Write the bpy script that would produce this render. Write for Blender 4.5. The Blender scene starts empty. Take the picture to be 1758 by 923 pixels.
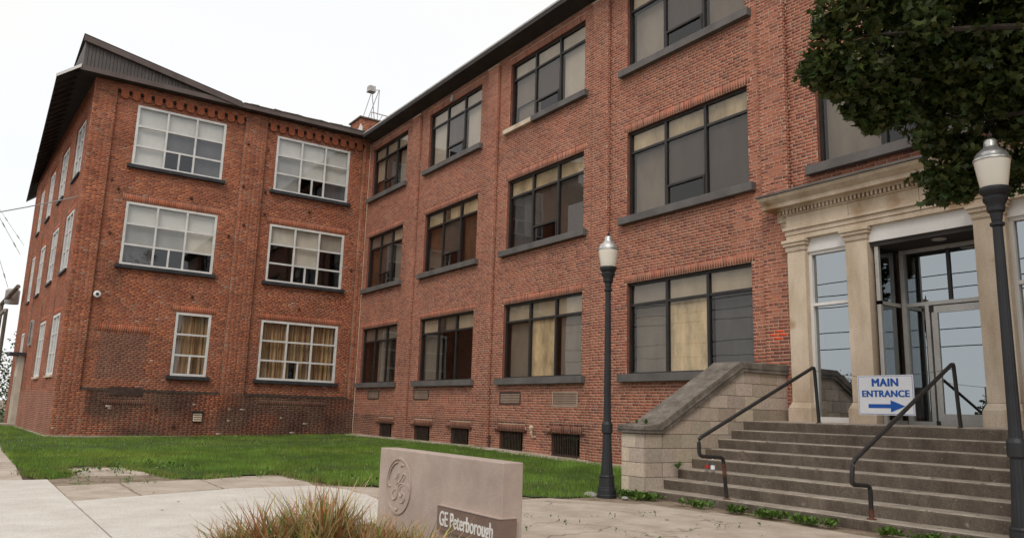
import bpy, bmesh, math, random
import numpy as np
from mathutils import Vector, Matrix, noise
random.seed(7); rng = np.random.default_rng(7)
sc = bpy.context.scene
col = sc.collection
# ---------------------------------------------------------------- camera
CR = Vector((0.561882, 0.826701, 0.029228)); CU = Vector((0.133892, -0.125756, 0.982984)); CF = Vector((-0.816309, 0.548408, 0.181349))
CP = Vector((30.62027, -12.84401, 1.28)); FPX = 1329.873
cam = bpy.data.cameras.new('camera'); camo = bpy.data.objects.new('camera', cam); col.objects.link(camo)
m = Matrix.Identity(4)
for i in range(3):
    m[i][0] = CR[i]; m[i][1] = CU[i]; m[i][2] = -CF[i]; m[i][3] = CP[i]
camo.matrix_world = m
cam.sensor_width = 36; cam.lens = 36*FPX/1758; cam.clip_end = 2000; cam.clip_start = .05
sc.camera = camo
# ---------------------------------------------------------------- sky and sun
SUN_EL, SUN_AZ = math.radians(48), math.radians(138)    # azimuth clockwise from +Y
w = bpy.data.worlds.new('World'); sc.world = w; w.use_nodes = True
nt = w.node_tree; nt.nodes.clear()
N = nt.nodes.new; L = nt.links.new
out = N('ShaderNodeOutputWorld'); bg = N('ShaderNodeBackground'); bg2 = N('ShaderNodeBackground'); mx = N('ShaderNodeMixShader')
sky = N('ShaderNodeTexSky'); sky.sky_type = 'NISHITA'; sky.sun_disc = False; sky.sun_elevation = SUN_EL; sky.sun_rotation = SUN_AZ
tc = N('ShaderNodeTexCoord'); mp = N('ShaderNodeMapping'); mp.inputs['Scale'].default_value = (1, 1, 2.6)
nz = N('ShaderNodeTexNoise'); nz.inputs['Scale'].default_value = 2.2; nz.inputs['Detail'].default_value = 7
rp = N('ShaderNodeValToRGB'); rp.color_ramp.elements[0].position = .3; rp.color_ramp.elements[0].color = (.955, .975, 1.0, 1)
rp.color_ramp.elements[1].position = .62; rp.color_ramp.elements[1].color = (1.0, .985, .965, 1)
L(tc.outputs['Generated'], mp.inputs[0]); L(mp.outputs[0], nz.inputs['Vector']); L(nz.outputs['Fac'], rp.inputs[0])
L(rp.outputs[0], bg2.inputs[0]); bg2.inputs[1].default_value = 1.0
L(sky.outputs[0], bg.inputs[0]); bg.inputs[1].default_value = .1
mx.inputs[0].default_value = .92
L(bg.outputs[0], mx.inputs[1]); L(bg2.outputs[0], mx.inputs[2]); L(mx.outputs[0], out.inputs[0])
sun = bpy.data.lights.new('sun', 'SUN'); sun.energy = 1.5; sun.angle = math.radians(24); sun.color = (1, .93, .84)
suno = bpy.data.objects.new('sun', sun); col.objects.link(suno)
sd = Vector((math.sin(SUN_AZ)*math.cos(SUN_EL), math.cos(SUN_AZ)*math.cos(SUN_EL), math.sin(SUN_EL)))
suno.rotation_euler = sd.to_track_quat('Z', 'Y').to_euler(); suno.location = (30, -20, 30)
sc.view_settings.view_transform = 'Standard'; sc.view_settings.look = 'None'; sc.view_settings.exposure = .1; sc.view_settings.gamma = 1
# ---------------------------------------------------------------- materials
def new_mat(name):
    mt = bpy.data.materials.new(name); mt.use_nodes = True
    n = mt.node_tree; return mt, n, n.nodes['Principled BSDF']
def stone(name, c1, c2, scale=3, rough=.85, bump=.25, bscale=60, spots=None, metal=0, stretch=(1, 1, 1), lo=.35, hi=.65, spec=.3, fine=.12, crack=None):
    mt, n, b = new_mat(name); A = n.nodes.new; K = n.links.new
    t = A('ShaderNodeTexCoord'); mpp = A('ShaderNodeMapping'); mpp.inputs['Scale'].default_value = stretch
    K(t.outputs['Object'], mpp.inputs[0])
    z = A('ShaderNodeTexNoise'); z.inputs['Scale'].default_value = scale; z.inputs['Detail'].default_value = 8; z.inputs['Roughness'].default_value = .62
    K(mpp.outputs[0], z.inputs['Vector'])
    r = A('ShaderNodeValToRGB'); r.color_ramp.elements[0].position = lo; r.color_ramp.elements[1].position = hi
    r.color_ramp.elements[0].color = (*c1, 1); r.color_ramp.elements[1].color = (*c2, 1)
    K(z.outputs['Fac'], r.inputs[0]); last = r.outputs[0]
    z2 = A('ShaderNodeTexNoise'); z2.inputs['Scale'].default_value = bscale; z2.inputs['Detail'].default_value = 5
    K(t.outputs['Object'], z2.inputs['Vector'])
    mr = A('ShaderNodeMapRange'); mr.inputs[1].default_value = .3; mr.inputs[2].default_value = .7; mr.inputs[3].default_value = 1-fine; mr.inputs[4].default_value = 1+fine
    K(z2.outputs['Fac'], mr.inputs[0])
    mul = A('ShaderNodeVectorMath'); mul.operation = 'MULTIPLY'; K(last, mul.inputs[0]); K(mr.outputs[0], mul.inputs[1]); last = mul.outputs[0]
    if spots:
        z3 = A('ShaderNodeTexNoise'); z3.inputs['Scale'].default_value = spots[1]; z3.inputs['Detail'].default_value = 4
        K(t.outputs['Object'], z3.inputs['Vector'])
        r3 = A('ShaderNodeValToRGB'); r3.color_ramp.elements[0].position = spots[2]; r3.color_ramp.elements[1].position = spots[2]+.08
        K(z3.outputs['Fac'], r3.inputs[0])
        mm = A('ShaderNodeMix'); mm.data_type = 'RGBA'; K(r3.outputs[0], mm.inputs['Factor']); K(last, mm.inputs['A']); mm.inputs['B'].default_value = (*spots[0], 1); last = mm.outputs['Result']
    if crack:
        zz = A('ShaderNodeTexNoise'); zz.inputs['Scale'].default_value = 2.5; zz.inputs['Detail'].default_value = 6; K(t.outputs['Object'], zz.inputs['Vector'])
        ad = A('ShaderNodeVectorMath'); ad.operation = 'MULTIPLY_ADD'; ad.inputs[1].default_value = (.5, .5, .5); K(zz.outputs['Color'], ad.inputs[0]); K(t.outputs['Object'], ad.inputs[2])
        vo = A('ShaderNodeTexVoronoi'); vo.feature = 'DISTANCE_TO_EDGE'; vo.inputs['Scale'].default_value = crack[0]; K(ad.outputs[0], vo.inputs['Vector'])
        mc = A('ShaderNodeMapRange'); mc.inputs[1].default_value = 0; mc.inputs[2].default_value = crack[1]; mc.inputs[3].default_value = crack[2]; mc.inputs[4].default_value = 0; K(vo.outputs[0], mc.inputs[0])
        z5 = A('ShaderNodeTexNoise'); z5.inputs['Scale'].default_value = .9; K(t.outputs['Object'], z5.inputs['Vector'])
        m5 = A('ShaderNodeMapRange'); m5.inputs[1].default_value = .48; m5.inputs[2].default_value = .56; K(z5.outputs['Fac'], m5.inputs[0])
        mq = A('ShaderNodeMath'); mq.operation = 'MULTIPLY'; K(mc.outputs[0], mq.inputs[0]); K(m5.outputs[0], mq.inputs[1])
        mm = A('ShaderNodeMix'); mm.data_type = 'RGBA'; K(mq.outputs[0], mm.inputs['Factor']); K(last, mm.inputs['A']); mm.inputs['B'].default_value = (.09, .07, .05, 1); last = mm.outputs['Result']
    K(last, b.inputs['Base Color']); b.inputs['Roughness'].default_value = rough; b.inputs['Metallic'].default_value = metal
    b.inputs['Specular IOR Level'].default_value = spec
    bp = A('ShaderNodeBump'); bp.inputs['Strength'].default_value = bump; bp.inputs['Distance'].default_value = .01
    K(z2.outputs['Fac'], bp.inputs['Height']); K(bp.outputs[0], b.inputs['Normal'])
    return mt
def attr_mat(name, rough=.85, bump=.3, bscale=90, spec=.25, var=.22, translucent=0, paint=None):
    mt, n, b = new_mat(name); A = n.nodes.new; K = n.links.new
    a = A('ShaderNodeAttribute'); a.attribute_name = 'tint'
    g = A('ShaderNodeNewGeometry'); z = A('ShaderNodeTexNoise'); z.inputs['Scale'].default_value = bscale; z.inputs['Detail'].default_value = 4
    K(g.outputs['Position'], z.inputs['Vector'])
    mr = A('ShaderNodeMapRange'); mr.inputs[1].default_value = .3; mr.inputs[2].default_value = .7; mr.inputs[3].default_value = 1-var; mr.inputs[4].default_value = 1+var
    K(z.outputs['Fac'], mr.inputs[0])
    mul = A('ShaderNodeVectorMath'); mul.operation = 'MULTIPLY'; K(a.outputs['Color'], mul.inputs[0]); K(mr.outputs[0], mul.inputs[1])
    last = mul.outputs[0]
    K(last, b.inputs['Base Color']); b.inputs['Roughness'].default_value = rough; b.inputs['Specular IOR Level'].default_value = spec
    if bump:
        bp = A('ShaderNodeBump'); bp.inputs['Strength'].default_value = bump; bp.inputs['Distance'].default_value = .006
        K(z.outputs['Fac'], bp.inputs['Height']); K(bp.outputs[0], b.inputs['Normal'])
    if translucent:
        tr = A('ShaderNodeBsdfTranslucent'); K(last, tr.inputs['Color']); ms = A('ShaderNodeMixShader'); ms.inputs[0].default_value = translucent
        K(b.outputs[0], ms.inputs[1]); K(tr.outputs[0], ms.inputs[2]); K(ms.outputs[0], n.nodes['Material Output'].inputs[0])
    return mt
def glass_mat(name, tint=(.5, .5, .5), gl=(.9, .95, 1), ior=1.8, wav=.02, rough=.0):
    mt, n, b = new_mat(name); n.nodes.remove(b); A = n.nodes.new; K = n.links.new
    t = A('ShaderNodeBsdfTransparent'); t.inputs[0].default_value = (*tint, 1)
    g = A('ShaderNodeBsdfGlossy'); g.inputs[0].default_value = (*gl, 1); g.inputs['Roughness'].default_value = rough
    f = A('ShaderNodeFresnel'); f.inputs[0].default_value = ior
    ge = A('ShaderNodeNewGeometry')
    z = A('ShaderNodeTexNoise'); z.inputs['Scale'].default_value = 1.3; z.inputs['Detail'].default_value = 1; K(ge.outputs['Position'], z.inputs['Vector'])
    bp = A('ShaderNodeBump'); bp.inputs['Strength'].default_value = wav; bp.inputs['Distance'].default_value = .3
    K(z.outputs['Fac'], bp.inputs['Height']); K(bp.outputs[0], g.inputs['Normal'])
    ms = A('ShaderNodeMixShader'); K(f.outputs[0], ms.inputs[0]); K(t.outputs[0], ms.inputs[1]); K(g.outputs[0], ms.inputs[2])
    t2 = A('ShaderNodeBsdfTransparent'); m2 = A('ShaderNodeMixShader'); K(ge.outputs['Backfacing'], m2.inputs[0]); K(ms.outputs[0], m2.inputs[1]); K(t2.outputs[0], m2.inputs[2])
    K(m2.outputs[0], n.nodes['Material Output'].inputs[0]); return mt
M = {}
M['brick'] = attr_mat('brick_clay', rough=.9, bump=.35, bscale=70, var=.25)
M['mortar_new'] = stone('mortar_pale', (.38, .265, .195), (.53, .39, .30), 1.2, .95, .3, 90)
M['mortar_old'] = stone('mortar_old', (.20, .12, .085), (.38, .265, .20), 1.0, .95, .3, 90)
M['mortar_dark'] = stone('sooty_mortar', (.07, .047, .036), (.26, .19, .14), 1.1, .95, .3, 60, lo=.42, hi=.66)
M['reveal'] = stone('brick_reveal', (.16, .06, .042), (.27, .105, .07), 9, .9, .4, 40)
M['sill'] = stone('painted_sill_grey', (.095, .086, .081), (.145, .132, .124), 2, .7, .2, 40)
M['bronze'] = stone('bronze_window_metal', (.018, .016, .015), (.032, .028, .026), 3, .5, .05, 60, spec=.4)
M['white_frame'] = stone('white_window_paint', (.55, .54, .52), (.72, .71, .68), 2, .55, .08, 50)
M['white_panel'] = stone('white_panel_paint', (.62, .60, .57), (.74, .72, .69), .8, .6, .04, 40, fine=.03)
M['slate'] = stone('dark_slate_sill', (.022, .023, .026), (.05, .05, .055), 3, .6, .2, 40)
M['lime'] = stone('entrance_limestone', (.42, .315, .215), (.64, .53, .41), 1.4, .85, .25, 45, spots=((.36, .23, .13), 1.1, .62), stretch=(1.6, 1.6, .55), lo=.3, hi=.62)
M['ashlar'] = attr_mat('ashlar_block', rough=.9, bump=.35, bscale=28, var=.16)
M['joint'] = stone('ashlar_joint', (.12, .10, .08), (.19, .16, .13), 3, .95, .2, 50)
M['coping'] = stone('weathered_coping', (.085, .072, .058), (.23, .20, .17), 5, .92, .5, 40, spots=((.33, .31, .28), 22, .66), lo=.3, hi=.7)
M['step'] = stone('worn_step_concrete', (.078, .060, .046), (.175, .14, .11), 3.2, .92, .5, 55, spots=((.27, .24, .20), 9, .68), stretch=(1.2, 1.2, .5), lo=.3, hi=.7, fine=.28, crack=(1.1, .012, .7))
M['tread'] = stone('worn_tread_edge', (.23, .195, .155), (.40, .345, .285), 3, .9, .4, 50, spots=((.10, .085, .07), 7, .62), fine=.2)
M['conc_new'] = stone('bright_concrete', (.52, .475, .42), (.63, .59, .535), 1.6, .9, .5, 60, spots=((.40, .35, .30), 17, .70), fine=.16)
M['conc_old'] = stone('aged_beige_concrete', (.36, .295, .235), (.50, .425, .355), 2.0, .9, .55, 60, spots=((.26, .21, .16), 13, .66), fine=.2, crack=(.55, .012, .8))
M['conc_grey'] = stone('gritty_grey_slab', (.24, .205, .165), (.35, .305, .255), 2.2, .95, .6, 80, spots=((.16, .135, .10), 5, .6), fine=.22)
M['dirt'] = stone('bare_dirt', (.15, .105, .07), (.34, .27, .205), 2.5, .95, .8, 70, spots=((.10, .12, .035), 2.5, .58), fine=.3)
M['soil'] = stone('lawn_soil', (.045, .06, .02), (.075, .10, .035), 1.5, .95, .6, 40, fine=.3)
M['mulch'] = stone('planting_soil', (.045, .03, .02), (.12, .08, .05), 8, .95, .8, 60, fine=.3)
M['roof'] = stone('roofing_felt', (.05, .045, .042), (.10, .09, .08), 2, .9, .4, 40)
M['fascia'] = stone('brown_fascia_metal', (.085, .062, .055), (.125, .095, .085), 1.5, .6, .06, 30)
M['siding'] = stone('brown_ribbed_siding', (.075, .064, .060), (.105, .09, .084), 1.5, .6, .06, 30)
M['soffit'] = stone('dark_soffit', (.035, .03, .028), (.055, .047, .043), 2, .8, .1, 30)
M['flash'] = stone('galvanised_flashing', (.32, .30, .28), (.5, .48, .46), 5, .5, .1, 30, metal=.3)
M['black_iron'] = stone('black_lamp_paint', (.007, .008, .010), (.014, .015, .018), 4, .55, .12, 50, spots=((.10, .10, .10), 26, .74), spec=.5)
M['rail'] = stone('black_rail_paint', (.014, .013, .013), (.028, .025, .024), 5, .5, .2, 50, spots=((.09, .035, .02), 9, .66), spec=.5)
M['rust'] = stone('rusty_iron', (.055, .025, .016), (.14, .06, .035), 9, .85, .4, 60)
M['rusty_bar'] = stone('old_window_bar', (.035, .026, .021), (.085, .055, .042), 9, .85, .3, 60)
M['globe'] = None
M['steel'] = stone('lamp_cap_silver', (.42, .41, .39), (.62, .61, .58), 9, .32, .05, 30, metal=.75)
M['monument'] = stone('pinkish_cast_stone', (.38, .295, .250), (.47, .38, .325), 2.2, .88, .22, 130, fine=.13)
M['plaque'] = stone('brown_sign_band', (.175, .115, .090), (.225, .15, .118), 3, .7, .12, 80)
M['letter_white'] = stone('white_letter', (.66, .64, .6), (.78, .76, .72), 5, .6, .03, 50, fine=.03)
M['sign_white'] = stone('white_sign_board', (.74, .74, .76), (.8, .8, .82), 2, .45, .02, 50, fine=.02)
M['sign_blue'] = stone('blue_sign_print', (.006, .085, .36), (.008, .095, .40), 2, .45, .02, 50, fine=.02)
M['aluminium'] = stone('entrance_aluminium', (.40, .38, .35), (.50, .48, .45), 2, .45, .03, 40, metal=.35)
M['wall_paint'] = stone('dark_ceiling', (.035, .032, .03), (.05, .045, .042), 2, .8, .05, 40)
M['vent'] = stone('brown_vent_metal', (.055, .033, .026), (.095, .06, .048), 6, .7, .2, 50)
M['dark'] = stone('dark_room', (.008, .007, .006), (.016, .014, .012), 1, .9, .1, 20)
M['bark'] = stone('tree_bark', (.025, .019, .014), (.06, .046, .036), 5, .95, .9, 30, stretch=(1, 1, .3))
M['leaf'] = attr_mat('leaf_green', rough=.45, bump=0, bscale=9, spec=.35, var=.3, translucent=.25)
M['grassblade'] = attr_mat('grass_blade', rough=.7, bump=0, bscale=1.2, spec=.15, var=.28, translucent=.3)
M['wire'] = stone('cable_black', (.03, .03, .03), (.05, .05, .05), 2, .6, 0, 10)
M['wire_pale'] = stone('cable_grey', (.28, .27, .26), (.36, .35, .34), 2, .6, 0, 10)
M['timber'] = stone('weathered_timber', (.12, .095, .075), (.24, .20, .165), 4, .9, .5, 30, stretch=(1, 1, .3))
M['camera_white'] = stone('white_plastic', (.7, .7, .7), (.76, .76, .76), 2, .4, 0, 10)
M['plastic'] = glass_mat('bottle_plastic', (.75, .78, .8), ior=1.5)
M['red'] = stone('red_label', (.35, .03, .02), (.45, .05, .03), 9, .5, 0, 10)
M['dryleaf'] = stone('dry_leaf', (.20, .11, .045), (.38, .25, .12), 20, .8, .2, 50)
M['stucco'] = stone('cream_door_surround', (.42, .38, .31), (.55, .5, .42), 2, .8, .1, 40)
M['far_brick'] = stone('far_brick', (.2, .08, .05), (.26, .11, .07), 2, .9, .2, 20)
M['far_green'] = stone('far_foliage', (.02, .045, .012), (.06, .11, .03), 1.5, .9, 1, 6, fine=.5)
M['asphalt'] = stone('asphalt', (.045, .045, .045), (.07, .068, .066), 2, .9, .5, 90)
M['glass_r'] = glass_mat('tinted_office_glass', (.74, .71, .67), (.80, .79, .78), 1.65, wav=.004)
M['glass_l'] = glass_mat('clear_window_glass', (.86, .86, .84), (.9, .93, .97), 1.75, wav=.004)
M['glass_e'] = glass_mat('mirror_entrance_glass', (.30, .32, .34), (.84, .92, .97), 4.2, wav=.0012)
mt, n, b = new_mat('ribbed_lamp_globe'); b.inputs['Base Color'].default_value = (.72, .67, .58, 1); b.inputs['Roughness'].default_value = .25
b.inputs['Subsurface Weight'].default_value = .3; b.inputs['Subsurface Radius'].default_value = (.05, .05, .05); M['globe'] = mt
def blind(name, c, dirt=.12, sc_=2.0):
    c = np.array(c); return stone('blind_'+name, tuple(c*(1-dirt)), tuple(c*(1+dirt)), sc_, .85, .05, 30, stretch=(1, 1, .4), fine=.04)
BL = dict(beige=blind('beige', (.60, .52, .40), .12), yellow=blind('yellow_board', (.66, .54, .36), .28, 2.6), board=blind('stained_board', (.82, .66, .42), .35, 3.0), grey=blind('grey', (.40, .36, .31), .15),
          light=blind('light', (.70, .65, .57), .08), screen=blind('screen', (.125, .105, .095), .14), brown=blind('brown', (.13, .07, .04), .3), dim=blind('dim', (.28, .25, .21), .15),
          dark=M['dark'], tan=blind('tan', (.30, .26, .215), .12), white=blind('white', (.74, .73, .70), .05), greyw=blind('grey_white', (.40, .39, .38), .08), bluegrey=blind('blue_grey', (.13, .13, .14), .15))
mt, n, b = new_mat('curtain_cloth'); A = n.nodes.new; K = n.links.new
t = A('ShaderNodeTexCoord'); mpp = A('ShaderNodeMapping'); mpp.inputs['Scale'].default_value = (9, 9, .3); z = A('ShaderNodeTexNoise'); z.inputs['Scale'].default_value = 1.6; z.inputs['Detail'].default_value = 6
K(t.outputs['Object'], mpp.inputs[0]); K(mpp.outputs[0], z.inputs['Vector']); r = A('ShaderNodeValToRGB')
r.color_ramp.elements[0].position = .36; r.color_ramp.elements[1].position = .64; r.color_ramp.elements[0].color = (.15, .07, .03, 1); r.color_ramp.elements[1].color = (.52, .35, .18, 1)
K(z.outputs['Fac'], r.inputs[0]); K(r.outputs[0], b.inputs['Base Color']); b.inputs['Roughness'].default_value = .95; M['curtain'] = mt
# ---------------------------------------------------------------- builders
class F:   # a wall frame: u along the wall, v up, d outward
    def __init__(s, O, U, Nn): s.O = Vector(O); s.U = Vector(U).normalized(); s.V = Vector((0, 0, 1)); s.N = Vector(Nn).normalized()
    def __call__(s, u, v, d=0): return s.O+s.U*u+s.V*v+s.N*d
WLD = F((0, 0, 0), (1, 0, 0), (0, 1, 0))  # u=x, v=z, d=y
class MB:
    def __init__(s): s.v = []; s.f = []; s.mi = []
    def quad(s, a, b, c, d, mi=0):
        k = len(s.v); s.v += [Vector(a), Vector(b), Vector(c), Vector(d)]; s.f.append((k, k+1, k+2, k+3)); s.mi.append(mi); return s
    def box(s, Fr, u0, u1, v0, v1, d0, d1, mi=0):
        k = len(s.v)
        for d in (d0, d1):
            for v in (v0, v1):
                for u in (u0, u1): s.v.append(Fr(u, v, d))
        for f in ((0, 2, 3, 1), (4, 5, 7, 6), (0, 1, 5, 4), (2, 6, 7, 3), (0, 4, 6, 2), (1, 3, 7, 5)):
            s.f.append(tuple(k+i for i in f)); s.mi.append(mi)
        return s
    def poly(s, pts, ext, mi=0):   # prism: polygon pts swept by vector ext
        k = len(s.v); n = len(pts); pts = [Vector(p) for p in pts]; ext = Vector(ext)
        s.v += pts+[p+ext for p in pts]
        s.f.append(tuple(range(k, k+n))); s.f.append(tuple(range(k+2*n-1, k+n-1, -1))); s.mi += [mi, mi]
        for i in range(n):
            j = (i+1) % n; s.f.append((k+i, k+n+i, k+n+j, k+j)); s.mi.append(mi)
        return s
    def tube(s, pts, r, seg=10, mi=0, caps=True):
        pts = [Vector(p) for p in pts]; n = len(pts); k = len(s.v); up = Vector((.13, .29, .95))
        rr = r if isinstance(r, (list, tuple)) else [r]*n
        for i, p in enumerate(pts):
            t = (pts[min(i+1, n-1)]-pts[max(i-1, 0)]).normalized()
            a = t.cross(up)
            if a.length < .1: a = t.cross(Vector((1, 0, 0)))
            a.normalize(); b = t.cross(a)
            for j in range(seg):
                an = 2*math.pi*j/seg; s.v.append(p+a*math.cos(an)*rr[i]+b*math.sin(an)*rr[i])
        for i in range(n-1):
            for j in range(seg):
                jj = (j+1) % seg; s.f.append((k+i*seg+j, k+i*seg+jj, k+(i+1)*seg+jj, k+(i+1)*seg+j)); s.mi.append(mi)
        if caps:
            s.f.append(tuple(k+j for j in range(seg))[::-1]); s.f.append(tuple(k+(n-1)*seg+j for j in range(seg))); s.mi += [mi, mi]
        return s
    def lathe(s, c, prof, seg=24, mi=0, flute=0):
        k = len(s.v); c = Vector(c)
        for (z, r) in prof:
            for j in range(seg):
                an = 2*math.pi*j/seg; q = r*(1-flute*(j % 2)); s.v.append(c+Vector((q*math.cos(an), q*math.sin(an), z)))
        for i in range(len(prof)-1):
            for j in range(seg):
                jj = (j+1) % seg; s.f.append((k+i*seg+j, k+i*seg+jj, k+(i+1)*seg+jj, k+(i+1)*seg+j)); s.mi.append(mi)
        s.f.append(tuple(k+j for j in range(seg))[::-1]); s.f.append(tuple(k+(len(prof)-1)*seg+j for j in range(seg))); s.mi += [mi, mi]
        return s
ROOT = {}
def tag(o, label=None, cat=None, group=None, kind=None):
    for k_, v_ in (('label', label), ('category', cat), ('group', group), ('kind', kind)):
        if v_: o[k_] = v_
    return o
def thing(name, loc, label, cat, group=None, kind=None):
    o = bpy.data.objects.new(name, None); col.objects.link(o); o.location = loc; o.empty_display_size = .2
    ROOT[o.name] = Vector(loc); return tag(o, label, cat, group, kind)
def link(name, me, parent=None, mats=None):
    o = bpy.data.objects.new(name, me); col.objects.link(o)
    if parent: o.parent = parent; ROOT[o.name] = ROOT[parent.name]
    else: ROOT[o.name] = Vector((0, 0, 0))
    return o
def obj(name, mb, mat, parent=None, bevel=0, smooth=False, origin=None):
    off = ROOT[parent.name] if parent else (Vector(origin) if origin else Vector((0, 0, 0)))
    me = bpy.data.meshes.new(name); me.from_pydata([tuple(v-off) for v in mb.v], [], mb.f)
    for mm in (mat if isinstance(mat, (list, tuple)) else [mat]): me.materials.append(mm)
    me.polygons.foreach_set('material_index', mb.mi); me.validate(); me.update()
    bm = bmesh.new(); bm.from_mesh(me); bmesh.ops.recalc_face_normals(bm, faces=bm.faces); bm.to_mesh(me); bm.free()
    if smooth:
        me.shade_smooth()
        me.set_sharp_from_angle(angle=math.radians(35))
    o = link(name, me, parent)
    if not parent and origin: o.location = off; ROOT[o.name] = off
    if bevel:
        bv = o.modifiers.new('bevel', 'BEVEL'); bv.width = bevel; bv.segments = 2; bv.limit_method = 'ANGLE'
    return o
def fast(name, V, Fc, cols, mat, parent=None, origin=None):
    """V (n,3), Fc (m,k) uniform faces, cols (n,3) per-vertex tint"""
    off = np.array(ROOT[parent.name] if parent else (origin or (0, 0, 0)))
    me = bpy.data.meshes.new(name); n = len(V); mm, k = Fc.shape
    me.vertices.add(n); me.vertices.foreach_set('co', (V-off).astype(np.float32).ravel())
    me.loops.add(mm*k); me.loops.foreach_set('vertex_index', Fc.astype(np.int32).ravel())
    me.polygons.add(mm); me.polygons.foreach_set('loop_start', np.arange(0, mm*k, k, dtype=np.int32))
    try: me.polygons.foreach_set('loop_total', np.full(mm, k, dtype=np.int32))
    except Exception: pass
    me.materials.append(mat); me.update(calc_edges=True)
    at = me.attributes.new('tint', 'FLOAT_COLOR', 'POINT'); c4 = np.ones((n, 4), np.float32); c4[:, :3] = cols; at.data.foreach_set('color', c4.ravel())
    o = link(name, me, parent)
    if not parent and origin: o.location = origin; ROOT[o.name] = Vector(origin)
    return o
def catmull(pts, n=6):
    pts = [np.array(p, float) for p in pts]; P = [pts[0]]+pts+[pts[-1]]; o = []
    for i in range(1, len(P)-2):
        for k in range(n):
            t = k/n; a, b_, c, d = P[i-1:i+3]
            o.append(.5*((2*b_)+(-a+c)*t+(2*a-5*b_+4*c-d)*t*t+(-a+3*b_-3*c+d)*t**3))
    o.append(pts[-1]); return o
# ---- bricks
COURSE, BRL, JO = .0685, .2, .0135
JV = .0135
def lay_bricks(Fr, u0, u1, v0, v1, holes=(), soldiers=(), d=0, style='common', colour=None, proud=.0018):
    """one record per brick: frame, u0,u1,v0,v1, front depth, colour"""
    R = []; nc = int(round((v1-v0)/COURSE)); ch = (v1-v0)/nc
    for c in range(nc):
        a = v0+c*ch+JO/2; b = v0+(c+1)*ch-JO/2; mid = (a+b)/2
        gc = int(round(a/COURSE))
        if style == 'common':
            head = gc % 6 == 3; L_ = .105 if head else BRL+.003
            seq = [L_]; start = -(random.random()*.05+(.0 if gc % 2 else L_/2))
        elif style == 'header': seq = [.105]; start = -(.0 if gc % 2 else .05)
        else: seq = [BRL, .1]; start = -(.0 if gc % 2 else .15)-random.random()*.05
        blocks = sorted([(h[0], h[1]) for h in list(holes)+list(soldiers) if h[2] < mid < h[3]])
        x = u0+start; i = 0
        while x < u1:
            L1 = seq[i % len(seq)]; i += 1
            p, q = max(x, u0), min(x+L1, u1); x += L1+JV+random.uniform(-.003, .003)
            segs = [(p, q)]
            for (h0, h1) in blocks:
                ns = []
                for (s0, s1) in segs:
                    if h1 <= s0 or h0 >= s1: ns.append((s0, s1)); continue
                    if s0 < h0: ns.append((s0, h0))
                    if s1 > h1: ns.append((h1, s1))
                segs = ns
            for (s0, s1) in segs:
                if s1-s0 > .025: R.append((Fr, s0, s1, a, b, d+proud+random.uniform(-.0008, .0022), colour(Fr, (s0+s1)/2, mid)))
    for s in soldiers:
        k = max(1, int((s[1]-s[0])/.072)); wv = (s[1]-s[0])/k
        for i in range(k): R.append((Fr, s[0]+i*wv+JO/2, s[0]+(i+1)*wv-JO/2, s[2]+JO/2, s[3]-JO/2, d+proud+random.uniform(-.0008, .0022), colour(Fr, s[0]+(i+.5)*wv, (s[2]+s[3])/2, True)))
    return R
def bricks_mesh(name, recs, parent):
    n = len(recs); V = np.zeros((n, 8, 3)); C = np.zeros((n, 8, 3))
    for i, (Fr, a, b, v0, v1, dd, c) in enumerate(recs):
        k = 0
        for d_ in (dd-.014, dd):
            for v in (v0, v1):
                for u in (a, b):
                    j = random.uniform(-.0015, .0015)
                    V[i, k] = Fr(u+j, v+j, d_+(j*.3 if k > 3 else 0)); k += 1
        C[i] = c
    base = np.array([(4, 5, 7, 6), (0, 1, 5, 4), (2, 6, 7, 3), (0, 4, 6, 2), (1, 3, 7, 5)])
    Fc = (base[None]+8*np.arange(n)[:, None, None]).reshape(-1, 4)
    o = fast(name, V.reshape(-1, 3), Fc, C.reshape(-1, 3), M['brick'], parent); o['kind'] = 'stuff'; return o
def nz3(x, y, z, s): return noise.noise(Vector((x*s, y*s, z*s)))
def brick_new(Fr, u, v, soldier=False):
    p = Fr(u, v); r = random.random(); base = np.array([.375, .128, .076])
    if r < .10: base = np.array([.24, .085, .06])
    elif r < .28: base = np.array([.415, .15, .088])
    elif r < .38: base = np.array([.37, .155, .105])
    elif r < .5: base = np.array([.30, .088, .06])
    k = 1+.12*random.uniform(-1, 1)+.22*nz3(p.x, p.y, p.z, .9)+.12*nz3(p.x+9, p.y, p.z, 3)
    if soldier: k *= 1.03
    g = .25+.5*max(0, nz3(p.x, 5, p.z, .35)); base = base*(1-g*.35)+np.array([.21, .125, .10])*g*.35
    if v < 1.0 and Fr is FR:
        k *= .84+.25*nz3(p.x, 0, p.z, 1.3)
        if u < 2.6: k *= min(1, .62+.5*nz3(u, 7, v, 1.1))
        for (a, b, c, e) in basement:
            if a-.2 < u < b+.2 and e < v < e+.3: k *= .62
    if Fr is FR:
        for (q, a, b, c, e) in RWIN:
            if a-.2 < u < b+.2 and c-.75 < v < c-.17: k *= 1-.22*max(0, .3+1.6*noise.noise(Vector((u*3.1, c, v*.5))))*(1-(c-.17-v)/.6)
    if abs(u-21.03) < .125+.03*random.random() and 2.80 < v < 3.02 and Fr is FR and not soldier: return np.array([.62, .085, .03])
    return base*k
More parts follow.
